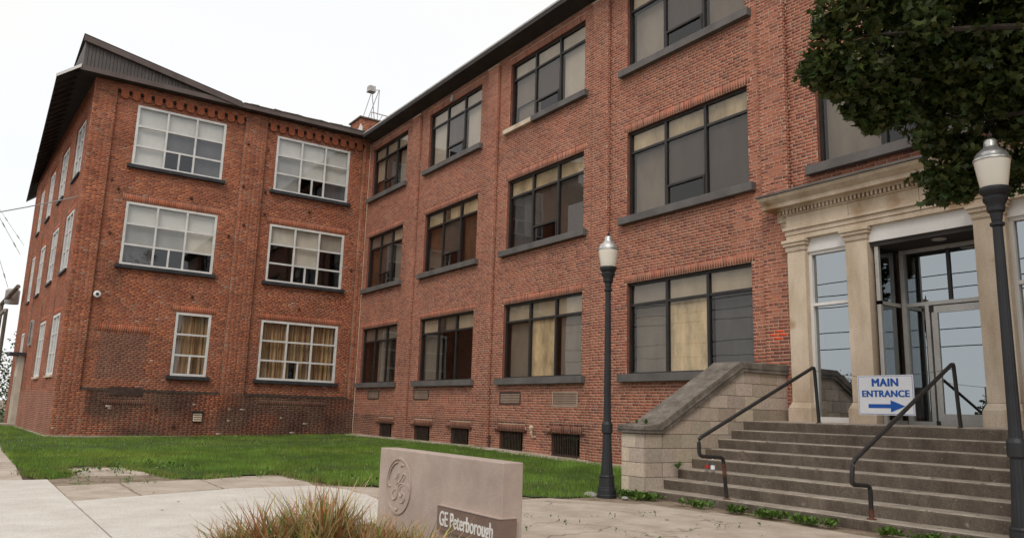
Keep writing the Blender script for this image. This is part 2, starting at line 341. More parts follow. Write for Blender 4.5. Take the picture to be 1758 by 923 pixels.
def brick_old(Fr, u, v, soldier=False):
    p = Fr(u, v); r = random.random(); base = np.array([.37, .118, .060])
    if r < .12: base = np.array([.24, .075, .042])
    elif r < .24: base = np.array([.46, .155, .068])
    elif r < .42: base = np.array([.31, .09, .05])
    elif r < .45: base = np.array([.36, .19, .13])
    k = 1+.13*random.uniform(-1, 1)+.25*nz3(p.x, p.y, p.z, .8)+.12*nz3(p.x+9, p.y, p.z, 2.6)
    if soldier: base = np.array([.38, .12, .062])*(1+.16*random.uniform(-1, 1))
    if v < 3.6: base = base*.8+np.array([.26, .10, .065])*.2
    if Fr is FL:
        if -9.55 < u < -8.0 and 2.0 < v < 3.62: base = base*.35+np.array([.17, .085, .062])*.65
        if v < 1.64+.10*nz3(u, 3, 0, 1.1):
            s = min(1, max(.25, .82+1.3*nz3(u, 3, v*1.6, .6)+(.25 if u > -5.4 else 0)))
            if -9.7 > u: s *= .3
            base = base*(1-.82*s)+np.array([.062, .038, .030])*.82*s
        elif v < 2.4: base = base*(.80+.2*(v-1.6))
        if random.random() < .010*max(0, 1-v/3): base = np.array([.42, .33, .28])
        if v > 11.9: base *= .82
        for (a, z0) in ((-9.4, 5.2), (-5.9, 8.9)):
            if abs(u-a) < .35 and z0 < v < z0+.9: base = base*.75
    elif v < 1.5: base = base*.6+np.array([.30, .17, .13])*.4
    return base*k
# the frames of the three facades
FR = F((0, 0, 0), (1, 0, 0), (0, -1, 0))
FL = F((0, 0, 0), (0, 1, 0), (1, 0, 0))
th = math.radians(3); FS = F((.1, -10.77, 0), (-math.cos(th), -math.sin(th), 0), (math.sin(th), -math.cos(th), 0))
def wall_cells(mb, Fr, u0, u1, v0, v1, holes, d=0, reveal=.14, mi=0, mi_rev=0):
    us = sorted({u0, u1, *[h[0] for h in holes], *[h[1] for h in holes]}); vs = sorted({v0, v1, *[h[2] for h in holes], *[h[3] for h in holes]})
    us = [x for x in us if u0 <= x <= u1]; vs = [x for x in vs if v0 <= x <= v1]
    for a, b in zip(us, us[1:]):
        for c, e in zip(vs, vs[1:]):
            mu, mv = (a+b)/2, (c+e)/2
            if any(h[0] < mu < h[1] and h[2] < mv < h[3] for h in holes): continue
            mb.quad(Fr(a, c, d), Fr(b, c, d), Fr(b, e, d), Fr(a, e, d), mi)
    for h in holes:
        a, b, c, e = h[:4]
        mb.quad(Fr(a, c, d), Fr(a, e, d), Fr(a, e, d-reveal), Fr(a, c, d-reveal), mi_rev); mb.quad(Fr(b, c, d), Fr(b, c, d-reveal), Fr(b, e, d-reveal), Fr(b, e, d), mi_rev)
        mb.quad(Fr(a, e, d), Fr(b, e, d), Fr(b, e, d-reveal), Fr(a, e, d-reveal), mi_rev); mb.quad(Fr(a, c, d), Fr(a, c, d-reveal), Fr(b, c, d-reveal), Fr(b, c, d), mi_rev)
def room(parent, Fr, a, b, c, e, d0, depth=.7):
    mb = MB(); q = d0-depth
    mb.quad(Fr(a, c, q), Fr(b, c, q), Fr(b, e, q), Fr(a, e, q)); mb.quad(Fr(a, c, d0), Fr(a, e, d0), Fr(a, e, q), Fr(a, c, q)); mb.quad(Fr(b, c, d0), Fr(b, e, d0), Fr(b, e, q), Fr(b, c, q))
    mb.quad(Fr(a, e, d0), Fr(b, e, d0), Fr(b, e, q), Fr(a, e, q)); mb.quad(Fr(a, c, d0), Fr(b, c, d0), Fr(b, c, q), Fr(a, c, q))
    return obj('interior', mb, M['dark'], parent)
# ================================================================ RIGHT WING
W3 = 5.5
RW = thing('brick_building', (16, 0, 0), 'long three-storey red brick factory wing with dark bronze windows and stone entrance', 'building')
XE = 36.0; ZT = 12.62
R1, R2, R3 = (2.25, 4.47), (6.13, 8.36), (10.06, 12.24)
COLS = {'A': (.51, 3.79), 'B': (5.64, 9.36), 'C': (11.12, 14.86), 'D': (16.59, 20.36), 'E': (22.0, 25.8), 'F': (27.5, 31.25)}
RWIN = []
spec = {
 'A1': ('dim dim dim', 'dark dim dark', 0), 'A2': ('dim dim beige', 'brown screen tan', 1), 'A3': ('beige beige beige', 'brown screen grey', 1),
 'B1': ('beige dim beige', 'dim dark dark', 0), 'B2': ('yellow yellow yellow', 'brown screen brown', 1), 'B3': ('beige beige beige', 'light screen light', 1),
 'C1': ('beige beige beige', 'dim board tan', 0), 'C2': ('yellow yellow yellow', 'bluegrey screen screen', 1), 'C3': ('beige beige beige', 'tan screen light', 1),
 'D1': ('grey beige beige', 'dim board bluegrey', 0), 'D2': ('yellow yellow yellow', 'tan screen screen', 1), 'D3': ('yellow yellow yellow', 'grey screen tan', 1),
 'E2': ('beige beige beige', 'tan screen tan', 1), 'E3': ('beige beige beige', 'tan screen grey', 1), 'F2': ('beige beige beige', 'grey screen tan', 1), 'F3': ('beige beige beige', 'tan screen grey', 1), 'F1': ('beige beige beige', 'dim dim tan', 0)}
PIL = [(4.42, 5.02), (9.92, 10.52), (15.33, 15.95), (20.75, 21.38), (26.25, 26.9), (31.7, 32.3)]
basement = [(2.72, 3.78, .17, .73), (5.62, 6.76, .2, .73), (8.22, 9.34, .18, .73), (11.1, 12.3, .17, .74), (13.64, 14.84, .17, .77)]
vents_r = [(1.46, 2.5, 1.62, 1.96), (5.46, 6.58, 1.61, 1.96), (11.06, 12.14, 1.5, 1.86), (13.66, 14.74, 1.47, 1.86)]
PORT = (21.37, 26.6)      # stone entrance
holes = [(23.02, 24.83, 1.2, 4.7), (21.86, 22.55, 1.3, 4.72), (25.37, 26.1, 1.3, 4.72)]
for k in spec:
    a, b = COLS[k[0]]; c, e = {'1': R1, '2': R2, '3': R3}[k[1]]; RWIN.append((k, a, b, c, e)); holes.append((a, b, c, e))
holes += basement
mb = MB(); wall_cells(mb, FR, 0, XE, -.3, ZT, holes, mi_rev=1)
mb.quad((XE, 0, -.3), (XE, 14, -.3), (XE, 14, ZT), (XE, 0, ZT)); mb.quad((0, 14, -.3), (XE, 14, -.3), (XE, 14, ZT), (0, 14, ZT))
for (a, b) in PIL: mb.box(FR, a, b, -.3, 12.44, -.02, .11)
wall = obj('wall', mb, [M['mortar_new'], M['reveal']], RW)
mb = MB()
for (a, b) in PIL: mb.box(FR, a-.01, b+.02, 12.44, 12.475, -.01, .135)
obj('pilaster_cap', mb, M['lime'], RW)
bh = list(holes)
sold = [(a-.1, b+.1, e, e+.21) for (k, a, b, c, e) in RWIN if e < 12] + [(a-.1, b+.1, 12.24, 12.44) for (k, a, b, c, e) in RWIN if e > 12]
sold += [(a-.1, b+.1, e+.02, e+.20) for (a, b, c, e) in basement]
excl = bh+[(a, b, -.3, 12.44) for (a, b) in PIL]+vents_r+[(PORT[0], PORT[1], -.3, 5.05)]
recs = lay_bricks(FR, 0, 32.3, 0.0, 12.6, excl, sold, 0, 'common', brick_new)
for (a, b) in PIL:
    lo = 5.5 if a > 21.3 and b < 27 else 0
    recs += lay_bricks(FR, a, b, lo, 12.44, [(PORT[0], PORT[1], 0, 5.05)], [], .11, 'common', brick_new)
    Fs = F((b, 0, 0), (0, -1, 0), (1, 0, 0)); recs += lay_bricks(Fs, .004, .11, lo, 12.44, [], [], 0, 'header', brick_new, proud=.0015)
def proj(p):
    d = Vector(p)-CP; z = d.dot(CF); return 879+FPX*d.dot(CR)/z, 461.5-FPX*d.dot(CU)/z, z
def score(r):
    x, y, z = proj(r[0]((r[1]+r[2])/2, (r[3]+r[4])/2)); x2, _, _ = proj(r[0](r[2], r[3])); x1, _, _ = proj(r[0](r[1], r[3]))
    if x > 1354 or x < 1045 or y < 5: return 0
    if y > 612 and x > 1240: return 0
    if x > 1060 and y > 735-(x-1130)*.85: return 0
    return abs(x2-x1)
sc_ = [score(r) for r in recs]; order = sorted(range(len(recs)), key=lambda i: -sc_[i])[:300]; pick = set(order)
bricks_mesh('brickwork', [r for i, r in enumerate(recs) if i not in pick], RW)
protos = []
for i in range(14):
    me = bpy.data.meshes.new('brick'); v = [(x+random.uniform(-.006, .006), y, z+random.uniform(-.02, .02)) for y in (-.5, .5) for z in (-.5, .5) for x in (-.5, .5)]
    me.from_pydata(v, [], [(0, 2, 3, 1)[::-1], (4, 5, 7, 6)[::-1], (0, 1, 5, 4)[::-1], (2, 6, 7, 3)[::-1], (0, 4, 6, 2)[::-1], (1, 3, 7, 5)[::-1]]); me.materials.append(M['brick'])
    bm = bmesh.new(); bm.from_mesh(me); bmesh.ops.recalc_face_normals(bm, faces=bm.faces); bm.to_mesh(me); bm.free()
    c = brick_new(FR, 18+.2*i, 5+.13*i)
    if i >= 12: c = np.array([.62, .085, .03])
    at = me.attributes.new('tint', 'FLOAT_COLOR', 'POINT')
    for dd in at.data: dd.color = (*c, 1)
    protos.append((c, me))
for i in order:
    Fr, a, b, v0, v1, dd, c = recs[i]
    j = min(range(14), key=lambda q: float(np.abs(protos[q][0]-c).sum())+random.random()*.03)
    o = bpy.data.objects.new('brick', protos[j][1]); col.objects.link(o); o.parent = RW
    o.location = Fr((a+b)/2, (v0+v1)/2, dd-.01)-ROOT[RW.name]; o.scale = (b-a, .02, v1-v0)
    if abs(Fr.U.y) > .5: o.rotation_euler = (0, 0, -math.pi/2)
# windows of the right wing
def pane_split(n, a, b): return [(a+(b-a)*i/n, a+(b-a)*(i+1)/n) for i in range(n)]
def half_brown(par, a, b, c, e):  # roller blind with a lighter top
    obj('blind', MB().box(FR, a, b, c+(e-c)*.52, e, -.26, -.25), BL['beige'], par)
for (k, a, b, c, e) in RWIN:
    tr, mn, hop = spec[k]; tr = tr.split(); mn = mn.split()
    w_ = obj('window', (lambda q: q)(MB().box(FR, a, a+.055, c, e, -.17, -.09).box(FR, b-.055, b, c, e, -.17, -.09).box(FR, a+.055, b-.055, e-.06, e, -.17, -.09).box(FR, a+.055, b-.055, c, c+.05, -.17, -.09)), M['bronze'], RW)
    zt = e-.54; x1 = a+(b-a)*.335; x2 = a+(b-a)*.665
    mb = MB()
    for x in (x1, x2): mb.box(FR, x-.035, x+.035, c+.05, e-.06, -.165, -.085)
    xs = [(a+.055, x1-.035), (x1+.035, x2-.035), (x2+.035, b-.055)]
    for (p, q) in xs: mb.box(FR, p, q, zt-.03, zt+.03, -.16, -.095)
    obj('mullion', mb, M['bronze'], w_)
    for i, (p, q) in enumerate(xs):
        obj('pane', MB().box(FR, p, q, zt+.03, e-.06, -.137, -.13), M['glass_r'], w_)
        obj('transom_board', MB().box(FR, p, q, zt+.03, e-.06, -.20, -.18), BL[tr[i]], w_)
        c0 = c+.05
        if i == 1 and hop:
            hz = c+.56
            obj('hopper_frame', MB().box(FR, p, q, hz-.05, hz, -.15, -.07).box(FR, p, q, c0, c0+.04, -.15, -.07).box(FR, p, p+.045, c0+.04, hz-.05, -.15, -.07).box(FR, q-.045, q, c0+.04, hz-.05, -.15, -.07), M['bronze'], w_)
            obj('pane', MB().box(FR, p+.045, q-.045, c0+.04, hz-.05, -.125, -.118), M['glass_r'], w_)
            c0 = hz
        obj('pane', MB().box(FR, p, q, c0, zt-.03, -.137, -.13), M['glass_r'], w_)
        if mn[i] != 'dark':
            if mn[i] == 'light' or (k in ('A3', 'C3') and i == 0):
                lo_ = c0+(zt-c0)*(.12 if mn[i] == 'light' else .45)
                obj('blind', MB().box(FR, p, q, lo_, zt, -.26, -.25), BL[mn[i] if mn[i] != 'brown' else 'beige'], w_)
                obj('blind', MB().box(FR, p, q, c0, lo_, -.34, -.33), BL['dim' if mn[i] == 'light' else mn[i]], w_)
            else: obj('blind', MB().box(FR, p, q, c0, zt-.03, -.22 if mn[i] in ('board', 'screen') else -.30, -.18 if mn[i] in ('board', 'screen') else -.28), BL[mn[i]], w_)
    if k == 'B1': # ventilator set into the middle transom
        mv = MB(); 
        for q in range(6): mv.box(FR, x1+.10, x1+.42, zt+.08+q*.065, zt+.11+q*.065, -.125, -.10)
        obj('transom_vent', mv, M['vent'], w_)
    if k in ('B2',):
        mv = MB()
        for q in range(6): mv.box(FR, x1+.14, x1+.44, zt+.08+q*.065, zt+.11+q*.065, -.125, -.10)
        obj('transom_vent', mv, M['rust'], w_)
    room(w_, FR, a, b, c, e, -.141, .9)
    s0 = a-.2; s1 = b+.17
    if k == 'C3':
        obj('sill', MB().box(FR, a+1.35, s1, c-.17, c+.004, -.1, .15), M['sill'], w_, bevel=.008)
        so = obj('sill', MB().box(FR, s0, a+1.34, c-.15, c, -.1, .13), M['lime'], w_, bevel=.012); so['label'] = 'bare pale stone sill end where the grey cover is missing'
    else: obj('sill', MB().box(FR, s0, s1, c-.18, c+.004, -.1, .15), M['sill'], w_, bevel=.008)
# basement windows with bars and iron lintels
for (a, b, c, e) in basement:
    g = obj('basement_window', MB().box(FR, a, a+.05, c, e, -.12, -.05).box(FR, b-.05, b, c, e, -.12, -.05).box(FR, a+.05, b-.05, c, c+.05, -.12, -.05), M['rusty_bar'], RW)
    obj('pane', MB().box(FR, a+.05, b-.05, c+.05, e, -.10, -.095), M['glass_r'], g)
    room(g, FR, a, b, c, e, -.13, .5)
    mb = MB(); x = a+.07
    while x < b-.03: mb.tube([FR(x, c-.02, .03), FR(x, e+.02, .03)], .009, 5); x += .075
    tag(obj('bars', mb, M['rusty_bar'], g), kind='stuff')
    obj('iron_lintel', MB().box(FR, a-.2, b+.2, e, e+.03, -.02, .09), M['rust'], g); obj('iron_lintel', MB().box(FR, a-.12, b+.12, c-.06, c-.03, -.02, .07), M['rusty_bar'], g)
for (a, b, c, e) in vents_r:
    mb = MB().box(FR, a, b, c, c+.03, -.02, .02).box(FR, a, b, e-.03, e, -.02, .02).box(FR, a, a+.03, c+.03, e-.03, -.02, .02).box(FR, b-.03, b, c+.03, e-.03, -.02, .02)
    v = obj('wall_vent', mb, M['mortar_new'] if a > 13 else M['vent'], RW)
    mb = MB(); z = c+.04
    while z < e-.05: mb.quad(FR(a+.03, z, .012), FR(b-.03, z, .012), FR(b-.03, z+.035, -.015), FR(a+.03, z+.035, -.015)); z += .045
    tag(obj('slats', mb, M['vent'], v), kind='stuff')
    obj('backing', MB().box(FR, a, b, c, e, -.03, -.02), M['dark'], v)
# eave and roof of the right wing
mb = MB().quad(FR(.5, 12.615, 0), FR(XE, 12.615, 0), FR(XE, 12.70, .5), FR(.5, 12.70, .5)).quad(FR(.5, 12.70, .5), FR(XE, 12.70, .5), FR(XE, 12.86, .5), FR(.5, 12.86, .5))
obj('soffit', mb, M['soffit'], RW)
obj('gutter', MB().box(FR, .52, XE, 12.84, 12.90, .40, .57), M['flash'], RW)
obj('gutter', MB().box(FR, .52, XE, 12.70, 12.84, .505, .56), M['soffit'], RW)
obj('roof', MB().quad(FR(-10, 12.86, .5), FR(XE, 12.86, .5), FR(XE, 13.3, -14), FR(-10, 13.3, -14)), M['roof'], RW)
obj('vent_pipe', MB().tube([FR(12.9, .62, -.02), FR(12.9, .62, .10), FR(12.9, .72, .14), FR(12.9, .83, .14)], .035, 10).lathe(FR(12.9, .83, .14), [(0, .06), (.05, .075), (.09, .05), (.11, .01)], 12), M['lime'], RW)
obj('downpipe', MB().tube([FR(10.62, .6, .05), FR(10.62, .18, .05), FR(10.75, .12, .12)], .03, 8), M['rusty_bar'], RW)
obj('fan_grille', MB().box(FR, 7.25, 7.42, 12.27, 12.42, 0, .06).box(FR, 7.27, 7.40, 12.42, 12.5, 0, .05), M['flash'], RW)
# ---------------- stone entrance
LI = M['lime']
def pilaster(a, b, tall=True):
    p = obj('pilaster', MB().box(FR, a, b, 1.62, 4.48, -.12, .20), LI, RW, bevel=.01)
    obj('base', MB().box(FR, a-.05, b+.05, 1.22, 1.5, -.12, .27).poly([FR(a-.05, 1.5, .27), FR(b+.05, 1.5, .27), FR(b+.004, 1.62, .204), FR(a-.004, 1.62, .204)], FR.N*-.2), LI, p, bevel=.012)
    obj('capital', MB().box(FR, a-.015, b+.015, 4.48, 4.50, -.12, .22).box(FR, a-.02, b+.02, 4.50, 4.58, -.12, .225).box(FR, a-.05, b+.05, 4.58, 4.64, -.12, .26).box(FR, a-.07, b+.07, 4.64, 4.70, -.12, .285), LI, p, bevel=.008)
for (a, b) in ((21.37, 21.76), (22.6, 23.02), (24.81, 25.28), (26.17, 26.6)): pilaster(a, b)
obj('architrave', MB().box(FR, 21.37, 26.6, 4.70, 4.80, -.1, .215).box(FR, 21.36, 26.61, 4.80, 4.89, -.1, .235).box(FR, 21.33, 26.64, 4.89, 4.945, -.1, .27), LI, RW, bevel=.006)
for (a, b) in zip((21.37, 22.7, 24.0, 25.3), (22.694, 23.994, 25.294, 26.6)): obj('frieze_block', MB().box(FR, a, b, 4.945, 5.2, -.1, .2), LI, RW, bevel=.003)
obj('bed_moulding', MB().box(FR, 21.3, 26.67, 5.2, 5.225, -.1, .24).box(FR, 21.25, 26.72, 5.30, 5.34, -.1, .31), LI, RW)
mb = MB(); x = 21.27
while x < 26.68: mb.box(FR, x, x+.045, 5.225, 5.30, -.05, .285); x += .08
tag(obj('dentils', mb, LI, RW), kind='stuff')
y0 = 0
crown = [FR(0, 5.34, -.1), FR(0, 5.34, .44), FR(0, 5.42, .44), FR(0, 5.44, .47), FR(0, 5.50, .55), FR(0, 5.56, .58), FR(0, 5.56, -.1)]
cr = obj('cornice', MB().poly([p+Vector((21.0, 0, 0)) for p in crown], (5.97, 0, 0)), LI, RW, bevel=.006)
obj('flashing', MB().box(FR, 20.97, 27.0, 5.565, 5.60, -.02, .61), M['sill'], cr)
obj('console', MB().box(FR, 21.13, 21.36, 5.1, 5.33, 0, .15).box(FR, 21.18, 21.35, 4.98, 5.1, 0, .12), LI, cr, bevel=.01)
# side lights
for (a, b) in ((21.76, 22.6), (25.28, 26.17)):
    s = obj('side_light', MB().box(FR, a, a+.06, 1.25, 4.44, -.02, .08).box(FR, b-.06, b, 1.25, 4.44, -.02, .08).box(FR, a+.06, b-.06, 4.38, 4.44, -.02, .08).box(FR, a+.06, b-.06, 3.40, 3.455, -.02, .08).box(FR, a+.06, b-.06, 1.25, 1.36, -.02, .09), M['white_panel'], RW)
    obj('lintel_panel', MB().box(FR, a, b, 4.44, 4.70, -.05, .12), M['white_panel'], s)
    obj('pane', MB().box(FR, a+.06, b-.06, 3.455, 4.38, .01, .018), M['glass_e'], s); obj('pane', MB().box(FR, a+.06, b-.06, 1.36, 3.40, .01, .018), M['glass_e'], s)
    room(s, FR, a, b, 1.25, 4.7, -.03, .8)
# entrance recess with glazed vestibule
D = -.62
obj('lintel_panel', MB().box(FR, 23.02, 24.81, 4.42, 4.70, -.02, .14), M['white_panel'], RW)
obj('ceiling', MB().box(FR, 23.02, 24.83, 4.34, 4.42, -1.0, .10), M['wall_paint'], RW)
obj('ceiling_light', MB().lathe(FR(24.1, 4.325, -.15), [(0, .10), (.015, .115), (.016, .03)], 20), M['aluminium'], RW)
al = M['aluminium']
g = obj('vestibule_screen', MB().box(FR, 23.16, 23.24, 1.25, 4.335, D-.04, D+.06).box(FR, 23.24, 24.83, 4.27, 4.335, D-.04, D+.04).box(FR, 23.24, 24.83, 3.31, 3.375, D-.04, D+.04)
        .box(FR, 23.56, 23.63, 1.25, 3.31, D-.04, D+.04).box(FR, 23.24, 23.56, 1.25, 1.33, D-.04, D+.04)
        .box(F((23.10, 0, 0), (0, -1, 0), (1, 0, 0)), -.56, .08, 3.31, 3.375, -.02, .05).box(F((23.10, 0, 0), (0, -1, 0), (1, 0, 0)), -.56, .08, 1.25, 1.33, -.02, .05).box(F((23.10, 0, 0), (0, -1, 0), (1, 0, 0)), .02, .08, 1.33, 4.34, -.02, .05), al, RW)
FD = F((23.10, 0, 0), (0, -1, 0), (1, 0, 0))
obj('pane', MB().box(FD, -.56, .02, 1.33, 3.31, 0, .006), M['glass_e'], g); obj('pane', MB().box(FD, -.56, .02, 3.375, 4.335, 0, .006), M['glass_e'], g)
obj('pane', MB().box(FR, 23.24, 23.56, 1.33, 3.31, D, D+.006), M['glass_e'], g)
obj('pane', MB().box(FR, 23.24, 23.97, 3.375, 4.27, D, D+.006), M['glass_e'], g); obj('pane', MB().box(FR, 24.03, 24.83, 3.375, 4.27, D, D+.006), M['glass_e'], g)
obj('mullion', MB().box(FR, 23.97, 24.03, 3.375, 4.27, D-.03, D+.03), M['bronze'], g)
d_ = obj('entrance_door', MB().box(FR, 23.66, 23.76, 1.27, 3.29, D-.02, D+.03).box(FR, 24.73, 24.83, 1.27, 3.29, D-.02, D+.03).box(FR, 23.76, 24.73, 3.17, 3.29, D-.02, D+.03).box(FR, 23.76, 24.73, 1.27, 1.46, D-.02, D+.03), al, RW)
obj('pane', MB().box(FR, 23.76, 24.73, 1.46, 3.17, D, D+.006), M['glass_e'], d_)
obj('hinge', MB().box(FR, 23.63, 23.70, 3.19, 3.30, D+.03, D+.05).box(FR, 23.63, 23.69, 1.26, 1.34, D+.03, D+.05), M['bronze'], d_)
obj('handle', MB().box(FR, 24.64, 24.70, 2.32, 2.45, D+.03, D+.07), M['flash'], d_)
obj('threshold', MB().box(FR, 23.03, 24.83, 1.235, 1.268, D-.06, D+.12), M['bronze'], RW)
mb = MB(); mb.box(FR, 22.6, 25.6, 1.2, 4.8, -2.1, -2.0).box(FR, 25.5, 25.6, 1.2, 4.8, -2.0, D-.05).box(FR, 22.0, 22.1, 1.2, 4.8, -2.0, D-.05)
obj('interior', mb, M['dark'], RW)
# ================================================================ LEFT WING
LW = thing('brick_building', (0, -6, 0), 'older orange-red brick wing on the left with white grid windows and brown gable', 'building')
LWIN = [('a3', -9.28, -6.07, 9.82, 12.13), ('a2', -9.28, -6.07, 6.09, 8.42), ('b3', -4.04, -.88, 9.82, 12.13), ('b2', -4.04, -.88, 6.09, 8.42), ('b1', -4.04, -.88, 2.23, 4.55), ('c1', -7.18, -5.93, 2.23, 4.55)]
lh = [w_[1:] for w_ in LWIN]; ZL = 12.82
lp = [(-10.77, -10.02), (-5.36, -4.5), (-.28, 0)]
mb = MB(); wall_cells(mb, FL, -10.66, 0, -.3, ZL, lh, mi_rev=1)
for (a, b) in lp: mb.box(FL, max(a, -10.66), b, 1.6, 12.6, -.02, .1)
mb.box(FL, -10.66, -9.8, -.3, 1.6, -.02, .1).box(FL, -9.8, 0, -.3, 1.6, -.02, .1, 2).box(FL, -10.66, 0, 12.6, ZL, -.02, .1)
# side (alley) facade
SL = 16.8
SW = [(1.3, 3.0, 2.1, 4.3, 0), (1.3, 3.0, 5.9, 8.1, 0), (1.3, 3.0, 9.5, 11.55, 1), (5.2, 6.8, 2.1, 4.3, 0), (5.2, 6.8, 5.9, 8.1, 0), (5.2, 6.8, 9.4, 11.5, 1), (9.2, 10.6, 5.8, 8.0, 0), (9.2, 10.6, 9.3, 11.4, 1), (12.9, 14.0, 2.1, 4.3, 0), (12.9, 14.0, 5.8, 8.0, 0), (12.9, 14.0, 9.2, 11.3, 1)]
sp = [(0, .95), (3.35, 4.85), (7.15, 8.8), (11.0, 12.5), (14.6, SL)]
sh = [w_[:4] for w_ in SW]+[(11.1, 12.1, -.1, 3.1)]
wall_cells(mb, FS, 0.0, SL, -.3, ZL, [h for h in sh], d=-.045, reveal=.06, mi_rev=1)
for (a, b) in sp: mb.box(FS, a, b, 1.6, 11.8, -.12, 0)
for (a, b) in ((0, 11.1), (12.1, SL)): mb.box(FS, a, b, -.3, 1.6, -.12, 0)
mb.box(FS, 0, SL, 11.8, ZL, -.12, 0)
far = FS(SL, 0, 0)
mb.quad(FS(SL, -.3, 0), FS(SL, -.3, -14), FS(SL, ZL, -14), FS(SL, ZL, 0))
obj('wall', mb, [M['mortar_old'], M['reveal'], M['mortar_dark']], LW)
lsold = [(a-.15, b+.15, e+.0, e+.27) for (k, a, b, c, e) in LWIN if e < 12]+[(-9.65, -8.0, 3.64, 3.95)]
pex = [(a, b, 1.6, 12.6) for (a, b) in lp]+[(-10.7, 0, 12.6, 13)]
recs = lay_bricks(FL, -10.02, 0, 1.6, 12.6, lh+pex, lsold, 0, 'common', brick_old)
for (a, b) in lp: recs += lay_bricks(FL, max(a, -10.76), b, 1.6, 12.6, [], [], .1, 'flemish', brick_old)
recs += lay_bricks(FL, -10.76, 0, 0.06, 1.6, [(-6.3, -5.9, .6, .95)], [(-9.3, -7.9, 1.1, 1.32), (-3.9, -1.2, 1.25, 1.45)], .1, 'flemish', brick_old)
recs += lay_bricks(FL, -10.76, 0, 12.6, 12.81, [], [], .1, 'common', brick_old)
recs += lay_bricks(FS, 0, SL, .05, 1.6, [(11.1, 12.1, 0, 3.1)], [], 0, 'flemish', brick_old)
recs += lay_bricks(FS, 0, SL, 11.8, 12.8, [], [], 0, 'flemish', brick_old)
for (a, b) in sp: recs += lay_bricks(FS, a+.004, b, 1.6, 11.8, sh if a == 11.0 else [], [], 0, 'flemish', brick_old)
recs += lay_bricks(FS, .95, 14.6, 1.6, 11.8, sh+[(a, b, 1.6, 11.8) for (a, b) in sp], [(a-.1, b+.1, e, e+.25) for (a, b, c, e, r_) in SW], -.045, 'flemish', brick_old)
for (a, b) in lp[:2]:
    Fs = F((0, b, 0), (1, 0, 0), (0, 1, 0)); recs += lay_bricks(Fs, .004, .1, 1.6, 12.6, [], [], 0, 'header', brick_old, proud=.0015)
bricks_mesh('brickwork', recs, LW)
# corbel table
for (p0, p1, nn) in ((-9.98, -5.4, 12), (-4.46, -.32, 11)):
    st = (p1-p0)/nn
    for i in range(nn):
        u = p0+i*st+st*.2; pts = [FL(u, 12.6, 0), FL(u, 12.30, 0)]
        pts = [FL(u, 12.52, 0)]+[FL(u+st*.36-math.cos(t)*st*.36, 12.36-math.sin(t)*.11, 0) for t in [math.pi*q/6 for q in range(7)]]+[FL(u+st*.72, 12.52, 0)]
        cb = MB().poly(pts, FL.N*.085); k0 = len(cb.v)
        o = obj('corbel', cb, M['corbel'] if 'corbel' in M else M.setdefault('corbel', stone('corbel_brick', (.22, .065, .035), (.42, .13, .06), 14, .9, .4, 40)), LW)
    for i in range(nn+1): obj('corbel_gap_shade', MB().box(FL, p0+i*st-st*.12, p0+i*st+st*.16, 12.44, 12.56, .003, .094), M['dark'], LW)  # solid dark boxes stand in for the shade inside open gaps
    obj('corbel_course', MB().box(FL, p0-.02, p1+.04, 12.52, 12.6, -.01, .092), M['corbel'], LW)
for (a, b) in ((.95, 3.35), (4.85, 7.15), (8.8, 11.0), (12.5, 14.3)):
    nn = int((b-a)/.19); 
    for i in range(nn): obj('corbel', MB().box(FS, a+(b-a)*i/nn+.03, a+(b-a)*(i+.62)/nn+.03, 11.62, 11.8, -.04, -.008), M['corbel'], LW)
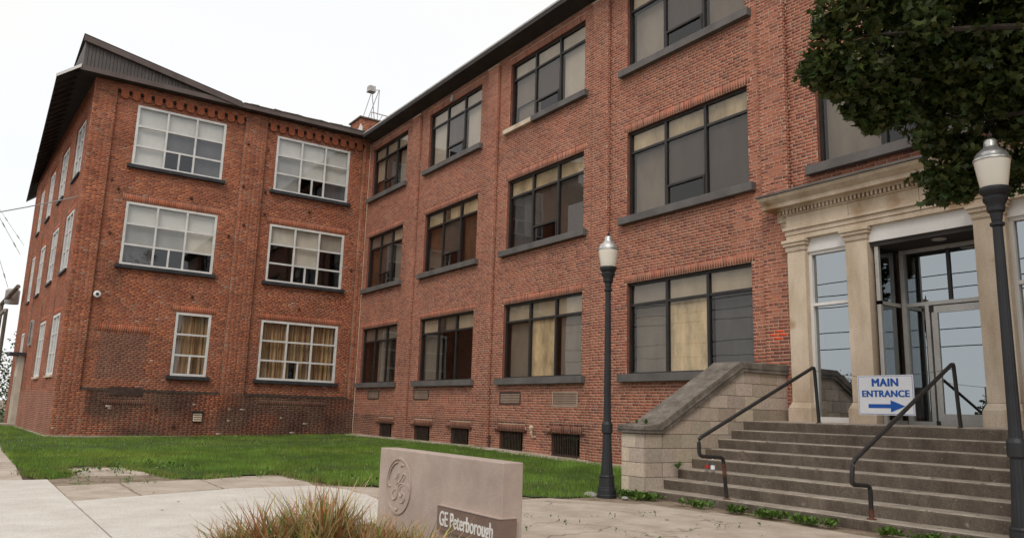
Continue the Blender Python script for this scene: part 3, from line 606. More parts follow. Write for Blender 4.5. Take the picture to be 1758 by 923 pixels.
# windows, left wing
WF = M['white_frame']
def wavy(a, b, c, e, d):
    mbx = MB(); n = max(6, int((b-a)/.025)); prev = None
    ph = random.random()*9
    for i in range(n+1):
        u = a+(b-a)*i/n; dd = d+.03*math.sin(u*38+ph+1.3*math.sin(u*7))
        cur = (FL(u, c, dd), FL(u, e, dd))
        if prev: mbx.quad(prev[0], cur[0], cur[1], prev[1])
        prev = cur
    return mbx
lb = {'a3': [['white', 'white', 'white'], ['white', 'bluegrey', 'bluegrey'], ['white', 'dark', 'bluegrey']], 'a2': [['white', 'white', 'white'], ['greyw', 'greyw', 'light'], ['bluegrey', 'dark', 'dark']],
      'b3': [['white', 'white', 'white'], ['greyw', 'white', 'white'], ['greyw', 'dark', 'bluegrey']], 'b2': [['light', 'light', 'grey'], ['dark', 'light', 'dark'], ['dark', 'dark', 'dark']]}
for (k, a, b, c, e) in LWIN:
    nC = 1 if k == 'c1' else 3; t_ = .085
    w_ = obj('window', MB().box(FL, a, a+t_, c, e, -.09, .01).box(FL, b-t_, b, c, e, -.09, .01).box(FL, a+t_, b-t_, e-t_, e, -.09, .01).box(FL, a+t_, b-t_, c, c+t_, -.09, .01), WF, LW)
    xs = [a+t_/2+(b-a-t_)*i/nC for i in range(nC+1)]; h = e-c; zs = [c+t_/2, c+h*.325, c+h*.655, e-t_/2]
    mb = MB(); g_ = .033
    for x in xs[1:-1]: mb.box(FL, x-g_, x+g_, c+t_, e-t_, -.08, .004)
    for i in range(nC):
        p = a+t_ if i == 0 else xs[i]+g_; q = b-t_ if i == nC-1 else xs[i+1]-g_
        for z in zs[1:-1]: mb.box(FL, p, q, z-g_, z+g_, -.078, .002)
        for j in range(3):
            lo = c+t_ if j == 0 else zs[j]+g_; hi = e-t_ if j == 2 else zs[j+1]-g_
            cells = [(p, q)]
            if j == 0 and (i == 1 or nC == 1):
                md = (p+q)/2; mb.box(FL, md-.03, md+.03, lo, hi, -.076, .008); cells = [(p, md-.03), (md+.03, q)]
            for (x0, x1) in cells: obj('pane', MB().box(FL, x0, x1, lo, hi, -.05, -.044), M['glass_l'], w_)
            if k in lb:
                kind_ = lb[k][2-j][i]
                if kind_ != 'dark': obj('blind', MB().box(FL, p-.02, q+.02, lo-.03, hi+.03, -.16, -.15), BL[kind_], w_)
    obj('glazing_bar', mb, WF, w_)
    if k in ('b1', 'c1'):
        if k == 'b1': cuts = [(a+.05, a+1.28), (a+1.5, b-.05)]
        else: cuts = [(a+.04, b-.04)]
        for (x0, x1) in cuts: obj('curtain', wavy(x0, x1, c+.03, e-.05, -.2), M['curtain'], w_)
        if k == 'b1': obj('curtain', wavy(a+1.2, a+1.55, c+.8, e-.05, -.22), M['curtain'], w_)
    room(w_, FL, a, b, c, e, -.1, .9)
    obj('sill', MB().box(FL, a-.14, b+.12, c-.13, c-.003, -.05, .15), M['slate'], w_, bevel=.006)
for (a, b, c, e, rd) in SW:
    dq = .03
    w_ = obj('window', MB().box(FS, a, a+.09, c, e, dq-.13, dq-.05).box(FS, b-.09, b, c, e, dq-.13, dq-.05).box(FS, a+.09, b-.09, e-.09, e, dq-.13, dq-.05).box(FS, a+.09, b-.09, c, c+.09, dq-.13, dq-.05)
        .box(FS, (a+b)/2-.04, (a+b)/2+.04, c+.09, e-.09, dq-.12, dq-.06), WF, LW)
    for (p, q) in ((a+.09, (a+b)/2-.04), ((a+b)/2+.04, b-.09)):
        zz = [c+.09, c+(e-c)*.36, c+(e-c)*.68, e-.09]
        for j in range(3):
            obj('pane', MB().box(FS, p, q, zz[j]+(.02 if j else 0), zz[j+1]-(.02 if j < 2 else 0), dq-.10, dq-.094), M['glass_l'], w_)
        obj('glazing_bar', MB().box(FS, p, q, zz[1]-.02, zz[1]+.02, dq-.12, dq-.07).box(FS, p, q, zz[2]-.02, zz[2]+.02, dq-.12, dq-.07), WF, w_)
    obj('blind', MB().box(FS, a, b, c, e, dq-.16, dq-.14), BL['greyw'], w_)
    obj('sill', MB().box(FS, a-.1, b+.1, c-.08, c-.003, -.05, .04), M['lime'] if c < 3 else M['slate'], w_, bevel=.005)
# cream side door, louvre, brackets
dr = obj('side_door', MB().box(FS, 11.15, 12.05, .1, 2.2, -.12, .02), M['stucco'], LW)
obj('door_surround', MB().box(FS, 11.0, 11.15, .05, 3.15, -.1, .22).box(FS, 12.05, 12.2, .05, 3.15, -.1, .22).box(FS, 11.15, 12.05, 2.2, 3.15, -.1, .2), M['stucco'], dr); obj('canopy', MB().box(FS, 10.8, 12.4, 3.15, 3.27, -.05, .6), M['slate'], dr)
obj('door_step', MB().box(FS, 10.8, 12.4, -.05, .12, .0, .8), M['conc_old'], dr)
v = obj('louvre', MB().box(FS, 9.5, 9.56, 3.55, 4.65, -.1, .03).box(FS, 10.24, 10.3, 3.55, 4.65, -.1, .03).box(FS, 9.56, 10.24, 4.6, 4.65, -.1, .03).box(FS, 9.56, 10.24, 3.55, 3.6, -.1, .03), M['flash'], LW)
mb = MB()
for i in range(12): z = 3.62+i*.08; mb.quad(FS(9.56, z, .02), FS(10.24, z, .02), FS(10.24, z+.06, -.05), FS(9.56, z+.06, -.05))
tag(obj('slats', mb, M['slate'], v), kind='stuff')
hd = obj('dryer_vent', MB().box(FL, -6.28, -5.92, .58, .94, .1, .13), M['vent'], LW)
mb = MB()
for i in range(4): z = .62+i*.075; mb.poly([FL(-6.25, z, .13), FL(-6.25, z+.06, .13), FL(-6.25, z, .19)], FL.U*.30)
obj('hood', mb, M['lime'], hd); obj('hood', MB().box(FL, -6.30, -5.90, .94, .97, .1, .22), M['slate'], hd)
old = obj('bricked_vent', MB().box(FL, -9.12, -8.02, 1.45, 1.74, .09, .115), M['vent'], LW)
mb = MB()
for i in range(7): mb.box(FL, -9.10, -8.04, 1.47+i*.038, 1.49+i*.038, .115, .122)
tag(obj('slats', mb, M['vent'], old), kind='stuff')
for (u, z, q) in ((-7.55, 1.05, .1), (-9.7, 7.2, .0), (-9.85, 9.1, .1), (-7.1, 8.95, 0), (-6.7, 5.2, 0), (-2.6, 5.15, 0), (-2.5, 9.2, 0), (-5.1, 8.2, .1), (-4.35, 9.7, .0), (-4.4, 11.4, .1), (-9.6, 8.85, 0), (-5.2, 11.5, .1), (-5.6, 7.7, 0), (-.5, 7.0, 0), (-4.3, 8.8, .0), (-5.25, 9.75, .1), (-6.9, .45, .1)):
    obj('tie_rod_plate', MB().lathe(FL(u, z-.02, q+.045), [(-.045, .03), (-.03, .05), (.03, .05), (.045, .03)], 10).box(FL, u-.02, u+.02, z-.07, z+.05, q, q+.06), M['rust'], LW)
mb = MB().box(FL, -10.9, .0, -.2, .07, .1, .16)
obj('foundation_ledge', mb, M['conc_old'], LW, bevel=.01)
M['ledge_shade'] = stone('painted_ledge_shadow', (.025, .022, .016), (.06, .048, .036), 6, .95, .5, 40)
for (a, b) in ((-10.0, -5.38), (-4.48, -.3)): obj('plinth_shade_strip', MB().poly([FL(a, 1.6, .0), FL(a, 1.6, .115), FL(a, 1.63, .105), FL(a, 1.68, .0)], FL.U*(b-a)), M['ledge_shade'], LW)  # dark strip painting the shadow gap along the plinth top
obj('foundation_ledge', MB().box(FS, -.1, 11.0, -.2, .05, 0, .08), M['conc_old'], LW)
# roof of the left wing
XO = .5
fa = M['fascia']
obj('fascia', MB().box(FL, -11.33, -.5, 12.80, 12.98, XO-.04, XO), fa, LW)
obj('soffit', MB().box(FL, -11.3, -.45, 12.80, 12.83, .0, XO-.042), M['soffit'], LW)
gp = [FL(-11.25, 12.98, XO-.12), FL(-11.25, 13.94, XO-.12), FL(-6.2, 12.985, XO-.12)]
n_ = 42
for i in range(n_):   # ribbed siding strips of the shallow gable
    u0 = -11.25+(5.0)*i/n_; u1 = u0+5.0/n_-.012
    t0 = 13.94-(u0+11.25)*.189; t1 = 13.94-(u1+11.25)*.189
    obj('siding_strip', MB().poly([FL(u0, 12.96, XO-.16), FL(u1, 12.96, XO-.16), FL(u1, max(t1, 12.97), XO-.16), FL(u0, t0, XO-.16)], FL.N*(.055 if i % 2 else .04)), M['siding'], LW)
obj('gable_backing', MB().poly([FL(-11.25, 12.9, XO-.2), FL(-6.1, 12.9, XO-.2), FL(-6.1, 12.95, XO-.2), FL(-11.25, 13.94, XO-.2)], FL.N*.04), M['dark'], LW)
def up(u): return 14.10-(u+11.32)*.198
obj('rake_board', MB().poly([FL(-11.32, up(-11.32)-.21, XO-.1), FL(-5.7, up(-5.7)-.21, XO-.1), FL(-5.7, up(-5.7), XO-.1), FL(-11.32, up(-11.32), XO-.1)], FL.N*.14), fa, LW)
far_x = -16.2
mb = MB()
mb.poly([(XO+.03, -11.34, 14.12), (XO+.03, -5.7, 13.0), (XO+.03, -5.7, 13.03), (XO+.03, -11.34, 14.15)], (far_x-XO, -.2, 0))
mb.quad((XO, -5.7, 13.0), (XO, .5, 12.99), (far_x, 3, 13.05), (far_x, -5.7, 13.0))
obj('roof', mb, M['roof'], LW)
obj('dormer_wall', MB().quad((XO-.12, -11.25, 12.9), (far_x, -11.9, 12.9), (far_x, -11.9, 13.95), (XO-.12, -11.25, 13.95)), M['siding'], LW)
# skirt eave over the alley
mb = MB().poly([(XO, -11.33, 12.88), (XO, -12.0, 12.35), (XO, -12.0, 12.42), (XO, -11.33, 12.98)], (-21.6, 0.0, 0))
obj('skirt_roof', mb, M['soffit'], LW)
obj('barge_board', MB().poly([(XO+.003, -11.30, 12.88), (XO+.003, -12.02, 12.31), (XO+.003, -12.02, 12.42), (XO+.003, -11.30, 13.0)], (.03, 0, 0)), M['white_panel'], LW)
obj('soffit', MB().quad((XO, -10.7, 12.86), (far_x-4.8, -11.3, 12.86), (far_x-4.8, -11.6, 12.76), (XO, -11.4, 12.82)), M['soffit'], LW)
for i in range(32): obj('rafter', MB().poly([(XO-.3-i*.65, -11.33, 12.88), (XO-.3-i*.65, -11.95, 12.38), (XO-.3-i*.65, -11.95, 12.31), (XO-.3-i*.65, -11.33, 12.80)], (-.09, 0, 0)), M['soffit'], LW)
obj('edge_flashing', MB().box(FL, -5.6, -.42, 12.98, 13.015, XO-.2, XO+.02), M['roof'], LW)
random.seed(3)
u = -5.4
while u < -.8:
    l_ = random.uniform(.25, .9); obj('loose_flashing', MB().poly([FL(u, 13.016, XO-.12), FL(u+l_, 13.016, XO-.12), FL(u+l_, 13.016+random.uniform(.02, .07), XO-.11), FL(u+.05, 13.016+random.uniform(.02, .06), XO-.1)], FL.N*.06), random.choice([M['flash'], M['roof'], M['flash'], M['fascia']]), LW); u += l_*.9
obj('corner_seam', MB().box(F((0, 0, 0), (1, 0, 0), (0, -1, 0)), .115, .15, .2, 12.6, .0, .015), M['lime'], RW)
# ================================================================ roof-top things
ch = thing('brick_chimney', (-2.4, 1.2, 13), 'short red brick chimney on the roof where the two wings meet', 'chimney')
mb = MB().box(FL, -.1, 1.7, 12.9, 14.2, -2.2, -1.0); obj('stack', mb, M['mortar_old'], ch)
FC = F((-1.0, 0, 0), (0, 1, 0), (1, 0, 0)); FC2 = F((0, -.1, 0), (1, 0, 0), (0, -1, 0))
rc = lay_bricks(FC, -.1, 1.7, 13.0, 14.2, [], [], 0, 'common', brick_old)+lay_bricks(FC2, -2.2, -1.0, 13.0, 14.2, [], [], 0, 'common', brick_old)
bricks_mesh('brickwork', rc, ch)
obj('cap', MB().box(FL, -.17, 1.78, 14.2, 14.27, -2.27, -.93), M['coping'], ch, bevel=.01)
obj('lead_flashing', MB().box(FL, .05, 1.8, 12.9, 13.62, -2.1, -.96), M['sill'], ch)
obj('patch', MB().poly([FL(-.22, 13.3, -.95), FL(.0, 13.3, -.95), FL(-.02, 13.75, -.95), FL(-.12, 13.9, -.95), FL(-.22, 13.6, -.95)], FL.N*.02), M['white_panel'], ch)
fl = thing('floodlight_stand', (-1.5, .6, 14.27), 'grey floodlight on a thin splayed pipe stand above the roof chimney', 'floodlight')
obj('lamp_head', MB().box(FL, .36, .68, 15.76, 16.03, -1.65, -1.35).box(FL, .34, .70, 15.74, 15.77, -1.67, -1.33), M['flash'], fl, bevel=.02)
for (a, b) in (((-1.3, .1, 14.27), (-1.45, .52, 15.74)), ((-1.5, .4, 14.27), (-1.5, .9, 15.9)), ((-1.6, .84, 14.27), (-1.45, .54, 15.74)), ((-1.4, .86, 14.27), (-1.5, .93, 15.95))): obj('leg', MB().tube([a, b], .018, 6), M['wire_pale'], fl)
obj('arm', MB().tube([(-1.5, .6, 15.82), (-1.5, .8, 15.93), (-1.5, .95, 15.95)], .02, 6), M['wire_pale'], fl)
obj('base_rail', MB().tube([(-1.0, .36, 14.58), (-1.0, 1.5, 14.56)], .022, 6).tube([(-1.0, .4, 14.27), (-1.0, .4, 14.58)], .022, 6).tube([(-1.0, 1.2, 14.27), (-1.0, 1.2, 14.56)], .022, 6).tube([(-1.0, .8, 14.27), (-1.0, .95, 14.57)], .018, 6), M['flash'], fl)

cm = thing('security_camera', (.1, -9.86, 4.92), 'small white round security camera on the left wing corner brickwork', 'camera')
obj('housing', MB().lathe((0, 0, 0), [(0, .12), (.05, .125), (.08, .11), (.09, .06)], 20), M['camera_white'], cm, smooth=True)
obj('lens', MB().lathe((0, 0, 0), [(.085, .055), (.11, .05), (.13, .03)], 16), M['wire'], cm, smooth=True)
for c in cm.children:
    for v in c.data.vertices: v.co = v.co+Vector((.1, -9.86, 4.92))
    c.data.transform(Matrix.Rotation(math.radians(90), 4, 'Y'))
# ================================================================ entrance stair
Y0, ZS = -1.4, 1.25; RISE, TR = .161, .335
ST = thing('entrance_staircase', (24, -2.5, 0), 'wide worn concrete entrance staircase of eight steps below the glass doors', 'staircase')
XL, XR_ = 21.2, 26.72
obj('landing', MB().poly([(XL-.0, .12, 1.268), (XL, Y0+.02, ZS), (XL, Y0+.02, ZS-.15), (XL, .12, 1.0)], (XR_-XL, 0, 0)), M['conc_old'], ST)
def nosing(x0, x1, y, z, h, tr, xl=None):
    """a step with a worn, slightly wavy front edge"""
    mb = MB(); n = 40; prof = []
    for i in range(n+1):
        x = x0+(x1-x0)*i/n; e = .012*noise.noise(Vector((x*1.7, y*3, z*5)))+.006*noise.noise(Vector((x*7, y, z))); dz = .006*noise.noise(Vector((x*1.1, y*2, 3)))
        prof.append([(x, y+tr+.03, z+dz*.4), (x, y+.022+e, z+dz), (x, y+.004+e, z-.012+dz), (x, y+e, z-.03+dz), (x, y+.012, z-h-.02), (x, y+tr+.03, z-h-.02)])
    for i in range(n):
        for k in range(6):
            kk = (k+1) % 6; mb.quad(prof[i][k], prof[i][kk], prof[i+1][kk], prof[i+1][k], 1 if k in (0, 1) else 0)
    mb.f.append(tuple(range(len(mb.v), len(mb.v)+6))); mb.v += [Vector(q) for q in prof[0]]; mb.mi.append(0)
    mb.f.append(tuple(range(len(mb.v), len(mb.v)+6))); mb.v += [Vector(q) for q in prof[-1]]; mb.mi.append(0)
    return mb
for k in range(8):
    z = ZS-k*RISE; y = Y0-k*TR; x0 = XL if k < 6 else XL-.02
    if k >= 6: x0 = XL-.0
    o = obj('step', nosing(x0, XR_, y, z, RISE if k < 7 else .2, TR), [M['step'], M['tread']], ST)
# cheek walls of pale ashlar with dark sloping coping
def ashlar_col():
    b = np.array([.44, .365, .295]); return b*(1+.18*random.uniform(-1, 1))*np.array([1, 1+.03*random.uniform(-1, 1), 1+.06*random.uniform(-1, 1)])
def set_tint(o, c):
    at = o.data.attributes.new('tint', 'FLOAT_COLOR', 'POINT')
    for dd in at.data: dd.color = (*c, 1)
def topz(y): # underside of coping
    if y > -1.42: return 2.12
    if y > -3.46: return 2.12+(y+1.42)*(1.12/2.04)
    return 1.0
def cheek(xf, sgn, label, full=True):
    """xf: x of the face towards the steps, body on the side sgn"""
    t = thing('stair_wall', (xf+sgn*.27, -2, 0), label, 'stair wall')
    xa, xb = sorted((xf, xf+sgn*.53))
    core = MB().poly([(xa+.012, .0, -.1), (xa+.012, -3.44, -.1), (xa+.012, -3.44, 1.0), (xa+.012, -1.42, 2.11), (xa+.012, 0, 2.11)], (xb-xa-.024, 0, 0)); core.box(WLD, xa+.012, xb-.012, -.1, 1.0, -3.83, -3.44)
    obj('core', core, M['joint'], t)
    H = .23
    for r in range(9):
        z0 = .08+r*.23; z1 = z0+.222
        if z0 > 2.1: break
        # side face towards the steps
        y = -3.42 if r < 4 else None
        # front limit: where coping underside equals z0
        yl = -3.43 if z0 < 1.0 else -1.42-(2.12-z0)*(2.04/1.12)
        y = 0.0; off = .2 if r % 2 else .42; first = True
        while y > yl+.02:
            L_ = off if first else .46; first = False; y2 = max(y-L_, yl)
            pts = []
            ya, yb = y2+.004, y-.004
            if yb-ya > .03:
                n = 6; top = [(q, min(z1, topz(q))) for q in [ya+(yb-ya)*i/n for i in range(n+1)]]
                if max(q[1] for q in top) > z0+.02:
                    poly = [(xf-sgn*0, ya, z0), (xf, yb, z0)]+[(xf, q, max(z, z0+.001)) for q, z in reversed(top)]
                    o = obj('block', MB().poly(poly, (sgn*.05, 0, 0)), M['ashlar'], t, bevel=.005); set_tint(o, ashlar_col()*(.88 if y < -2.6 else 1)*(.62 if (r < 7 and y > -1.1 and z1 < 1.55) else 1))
            y = y2
        # outer face (towards the lawn): one course of blocks
        if z0 < .95:
            sp_ = [0, .33, .53] if r % 2 else [0, .18, .53]
            for (p, q) in zip(sp_, sp_[1:]):
                o = obj('block', MB().box(WLD, xa-.0+p+.003, xa+q-.003, z0, z1, -3.85, -3.80), M['ashlar'], t, bevel=.005); set_tint(o, ashlar_col()*1.15)  # brighter light on the pier front put into the block tint
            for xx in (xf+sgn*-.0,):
                o = obj('block', MB().box(WLD, *sorted((xx-sgn*.004, xx+sgn*.05)), z0, z1, -3.796, -3.436), M['ashlar'], t, bevel=.005); set_tint(o, ashlar_col()*.9)  # shadier side of the pier put into the block tint
    obj('plinth', MB().box(WLD, xa-.03, xb+.01, -.15, .078, -3.88, -3.40), M['conc_grey'], t, bevel=.012)
    c0, c1 = xa-.05, xb+.05
    obj('coping', MB().poly([(c0, .0, 2.12), (c0, -1.40, 2.12), (c0, -3.45, 1.0), (c0, -3.90, 1.0), (c0, -3.90, 1.13), (c0, -3.52, 1.17), (c0, -1.50, 2.30), (c0, 0, 2.32)], (c1-c0, 0, 0)), M['coping'], t, bevel=.014)
    obj('coping_lip', MB().poly([(c0-.015, .0, 2.20), (c0-.015, -1.45, 2.19), (c0-.015, -3.49, 1.06), (c0-.015, -3.92, 1.06), (c0-.015, -3.92, 1.08), (c0-.015, -3.50, 1.085), (c0-.015, -1.46, 2.215), (c0-.015, 0, 2.225)], (c1-c0+.03, 0, 0)), M['coping'], t)
    return t
cheek(XL, -1, 'pale ashlar wall with dark sloping coping on the left side of the steps')
cheek(XR_, 1, 'pale ashlar wall with dark coping on the right side, behind the near lamp post')
# handrails
def rail(x, pts, label, rust_at):
    t = thing('handrail', (x, -3.6, .13), label, 'handrail')
    P3 = []
    for i, q in enumerate(pts):   # rounded corners
        q = Vector((x, *q))
        if 0 < i < len(pts)-1:
            a = Vector((x, *pts[i-1])); b = Vector((x, *pts[i+1])); r = .055
            p0 = q+(a-q).normalized()*r; p1 = q+(b-q).normalized()*r
            P3 += [p0, p0*.25+q*.5+p1*.25, p1]
        else: P3.append(q)
    obj('pipe', MB().tube(P3, .028, 12), M['rail'], t, smooth=True)
    a = Vector((x, *pts[0])); b = Vector((x, *pts[1]))
    obj('rusty_sleeve', MB().tube([a+(b-a)*rust_at, a+(b-a)*(rust_at+.3)], .0295, 12), M['rust'], t, smooth=True)
    obj('foot_flange', MB().lathe(a-Vector((0, 0, .0)), [(0, .06), (.012, .055), (.02, .03)], 14), M['rust'], t)
    obj('foot_flange', MB().lathe((x, pts[-1][0], pts[-1][1]), [(0, .045), (.01, .04)], 14), M['rail'], t)
rail(22.71, [(-3.64, .123), (-3.70, .715), (-4.20, .74), (-4.21, .985), (-1.42, 2.165), (-1.35, 1.25)], 'black bent pipe handrail on the left half of the steps', .55)
rail(24.97, [(-3.66, .123), (-3.66, .52), (-4.04, .545), (-4.0, .81), (-1.44, 2.15), (-1.36, 1.25)], 'black bent pipe handrail on the right half of the steps, passing the blue sign', .0)
def chain(p0, p1, sag, n, label):
    p0 = Vector(p0); p1 = Vector(p1); cb = MB(); f_ = lambda t: p0.lerp(p1, t)-Vector((0, 0, sag*4*t*(1-t)))
    cb.tube([f_(i/n) for i in range(n+1)], [.005 if i % 2 else .0032 for i in range(n+1)], 5)
    o = obj('sign_chain', cb, M['wire'], None, origin=tuple(p0)); tag(o, label, 'chain')
chain((22.71, -1.42, 2.10), (23.48, -1.43, 1.995), .01, 60, 'thin chain from the left handrail post to the blue and white sign'); chain((24.38, -1.43, 2.005), (24.97, -1.43, 2.07), .01, 50, 'thin chain from the blue and white sign to the right handrail post')
# ---------------- lettering
def text_mesh(name, txt, size, mat, Fr, u, v, d, parent, sx=1, ext=.003, bold=.0, shear=0, space=1, align='LEFT'):
    cu = bpy.data.curves.new('t', 'FONT'); cu.body = txt; cu.size = size; cu.extrude = ext; cu.offset = 0; cu.space_character = space; cu.align_x = align; cu.resolution_u = 5
    to = bpy.data.objects.new('t', cu); col.objects.link(to); dg = bpy.context.evaluated_depsgraph_get(); me = bpy.data.meshes.new_from_object(to.evaluated_get(dg))
    bpy.data.objects.remove(to); bpy.data.curves.remove(cu); me.name = name
    off = ROOT[parent.name]
    for vv in me.vertices: vv.co = Fr(u+vv.co.x*sx+vv.co.y*shear, v+vv.co.y, d+vv.co.z)-off
    if bold:
        bm = bmesh.new(); bm.from_mesh(me); me2 = me.copy()
        for k_ in (-2, -1, 1, 2):
            for vv, v0_ in zip(me2.vertices, me.vertices): vv.co = v0_.co+Fr.U*(bold*k_/2)+Fr.V*(bold*.35*(k_ % 2*2-1))+Fr.N*(.0002*k_)
            bm.from_mesh(me2)
        bm.to_mesh(me); bm.free(); bpy.data.meshes.remove(me2)
    me.materials.clear(); me.materials.append(mat); return link(name, me, parent)
sg = thing('entrance_sign', (23.93, -1.43, 1.7), 'white board sign with blue words MAIN ENTRANCE and an arrow pointing right', 'sign')
FB = F((0, -1.43+.012*23.9, 0), (1, -.012, 0), (-.012, -1, 0))
obj('board', MB().box(FB, 23.48, 24.38, 1.40, 2.0, -.006, .006), M['sign_white'], sg, bevel=.003)
bl = M['sign_blue']
for (a, b, c, e) in ((23.495, 24.365, 1.982, 1.987), (23.495, 24.365, 1.412, 1.419), (23.495, 23.50, 1.419, 1.982), (24.36, 24.365, 1.419, 1.982)): obj('border_line', MB().box(FB, a, b, c, e, .0065, .008), bl, sg)
text_mesh('lettering', 'MAIN', .168, bl, FB, 23.935, 1.835, .0085, sg, sx=1.0, ext=.001, bold=.009, space=1.08, align='CENTER')
text_mesh('lettering', 'ENTRANCE', .140, bl, FB, 23.93, 1.675, .0085, sg, sx=1.02, ext=.001, bold=.0075, space=1.06, align='CENTER')
obj('arrow', MB().poly([FB(*q, .0075) for q in ((23.65, 1.505), (24.01, 1.505), (24.01, 1.445), (24.24, 1.535), (24.01, 1.625), (24.01, 1.565), (23.65, 1.565))], FB.N*.002), bl, sg)
# ---------------- monument sign
ms = thing('monument_sign', (23.9, -9.1, 0), 'low pinkish stone monument sign with a round carved emblem and a brown name band', 'sign')
FM = F((0, -9.12, 0), (1, 0, 0), (0, -1, 0))
obj('slab', MB().box(FM, 22.6, 25.03, -.1, .858, -.21, 0), M['monument'], ms, bevel=.008)
obj('name_band', MB().box(FM, 24.0, 25.07, .185, .405, -.13, .04), M['plaque'], ms, bevel=.004)
obj('band_top', MB().box(FM, 23.995, 25.075, .405, .413, -.133, .046), M['monument'], ms)
text_mesh('lettering', 'GE Peterborough', .185, M['letter_white'], FM, 24.05, .235, .041, ms, sx=.70, ext=.003, bold=.004, space=1.0)
cx, cz_, R_ = 23.09, .495, .275
def lp_(x, y, d=0): return FM(cx+x*R_, cz_+y*R_, d)
def ring(mbq, r, a0, a1, wd, n=64, h=.014):
    for i in range(n):
        t0 = math.radians(a0+(a1-a0)*i/n); t1 = math.radians(a0+(a1-a0)*(i+1)/n)
        q = [(r-wd, t0), (r+wd, t0), (r+wd, t1), (r-wd, t1)]; mbq.poly([lp_(a*math.cos(t), a*math.sin(t), -.002) for a, t in q], FM.N*(h+.002))
e_ = MB(); ring(e_, 1.0, 0, 360, .03); obj('emblem_ring', e_, M['monument'], ms)
e_ = MB()
ring(e_, .88, 97, 180, .028, 24)
for st, wd in (([(-.39, .44), (-.34, .26), (-.2, .3), (-.07, .46), (0, .47), (-.06, .32), (-.16, .2), (-.26, .16)], .04), ([(.04, .42), (-.07, .2), (.08, .18), (.3, .4), (.41, .47), (.5, .4), (.36, .22), (.16, .14)], .04),
           ([(.49, .05), (.3, .1), (.12, .09), (-.02, 0), (-.07, -.23), (-.16, -.45), (-.41, -.53), (-.53, -.38), (-.4, -.2), (-.2, -.14)], .045), ([(.3, .02), (.16, -.04), (.07, -.23), (.2, -.38), (.32, -.28), (.22, -.19)], .04), ([(.3, -.27), (.46, -.25), (.53, -.42), (.37, -.57), (.16, -.58)], .045),
           ([(-.2, .02), (-.1, .12), (.05, .1)], .035), ([(.12, .68), (.22, .78), (.41, .75)], .05), ([(-.30, -.84), (-.09, -.89), (.06, -.77)], .05), ([(-.84, .12), (-.82, -.04), (-.66, -.07)], .05), ([(.86, -.1), (.80, .06), (.68, .09)], .05)):
    P_ = catmull(st, 7); n = len(P_)
    e_.tube([lp_(q[0], q[1], .0) for q in P_], [wd*R_*(.35+.65*math.sin(math.pi*min(1, max(0, (i+.6)/n)))) for i in range(n)], 8)
obj('emblem_monogram', e_, M['monument'], ms, smooth=True)
# ---------------- street lamps
def lamp(x, y, label):
    t = thing('street_lamp', (x, y, 0), label, 'street lamp', 'black post lamps by the entrance')
    c = (x, y, 0); bi = M['black_iron']
    obj('post', MB().lathe(c, [(.34, .100), (.6, .082), (.96, .068), (1.0, .066), (1.16, .066), (1.18, .062), (1.3, .058), (3.36, .046)], 32, flute=.06), bi, t)
    obj('base', MB().lathe(c, [(-.02, .155), (.035, .155), (.045, .147), (.12, .145), (.13, .138), (.15, .138), (.16, .128), (.30, .118), (.32, .123), (.34, .110)], 28, flute=.02), bi, t)
    obj('band', MB().lathe(c, [(.99, .082), (1.0, .088), (1.13, .088), (1.15, .08), (1.17, .07)], 24), bi, t)
    obj('collar', MB().lathe(c, [(3.30, .052), (3.31, .068), (3.335, .068), (3.345, .052)], 24), bi, t)
    obj('cup', MB().lathe(c, [(3.36, .05), (3.44, .06), (3.46, .082), (3.49, .085), (3.53, .085), (3.57, .112), (3.60, .115), (3.62, .10), (3.66, .135), (3.69, .14), (3.71, .135)], 28), bi, t, smooth=True)
    obj('globe', MB().lathe(c, [(3.70, .118), (3.73, .128), (3.82, .142), (3.92, .157), (3.98, .166), (4.0, .166)], 60, flute=.012), M['globe'], t, smooth=True)
    obj('cap', MB().lathe(c, [(3.995, .17), (4.0, .176), (4.02, .174), (4.035, .16), (4.06, .155), (4.09, .135), (4.12, .10), (4.14, .078), (4.16, .068), (4.20, .064), (4.22, .060), (4.235, .045), (4.24, .01)], 30), M['steel'], t, smooth=True)
    obj('finial', MB().lathe(c, [(4.235, .02), (4.25, .012), (4.27, .02), (4.28, .01), (4.33, .004)], 10), bi, t, smooth=True)
    return t
lamp(20.94, -4.4, 'black fluted post lamp standing on the lawn edge left of the entrance steps')
lamp(26.98, -4.4, 'nearer black fluted post lamp in front of the glass doors at the right edge')
# bottles on the step
bt = thing('bottle', (21.86, -3.10, .445), 'clear plastic bottle with a red cap and label beside the handrail', 'bottle')
obj('body', MB().lathe((21.86, -3.10, .445), [(0, .03), (.01, .034), (.10, .034), (.14, .03), (.17, .013), (.19, .013)], 16), M['plastic'], bt, smooth=True); obj('cap', MB().lathe((21.86, -3.10, .445), [(.19, .016), (.215, .016)], 12), M['red'], bt)
obj('label', MB().lathe((21.86, -3.10, .445), [(.05, .0352), (.10, .0352)], 16), M['red'], bt)
b2 = thing('bottle', (21.98, -3.10, .445), 'clear plastic bottle with a pale label, right one of the pair by the handrail', 'bottle')
obj('body', MB().lathe((21.98, -3.10, .445), [(0, .03), (.01, .034), (.10, .034), (.14, .03), (.17, .013), (.19, .013)], 16), M['plastic'], b2, smooth=True); obj('cap', MB().lathe((21.98, -3.10, .445), [(.19, .016), (.21, .016)], 12), M['sign_white'], b2)
obj('label', MB().lathe((21.98, -3.10, .445), [(.04, .0352), (.10, .0352)], 16), M['sign_white'], b2)
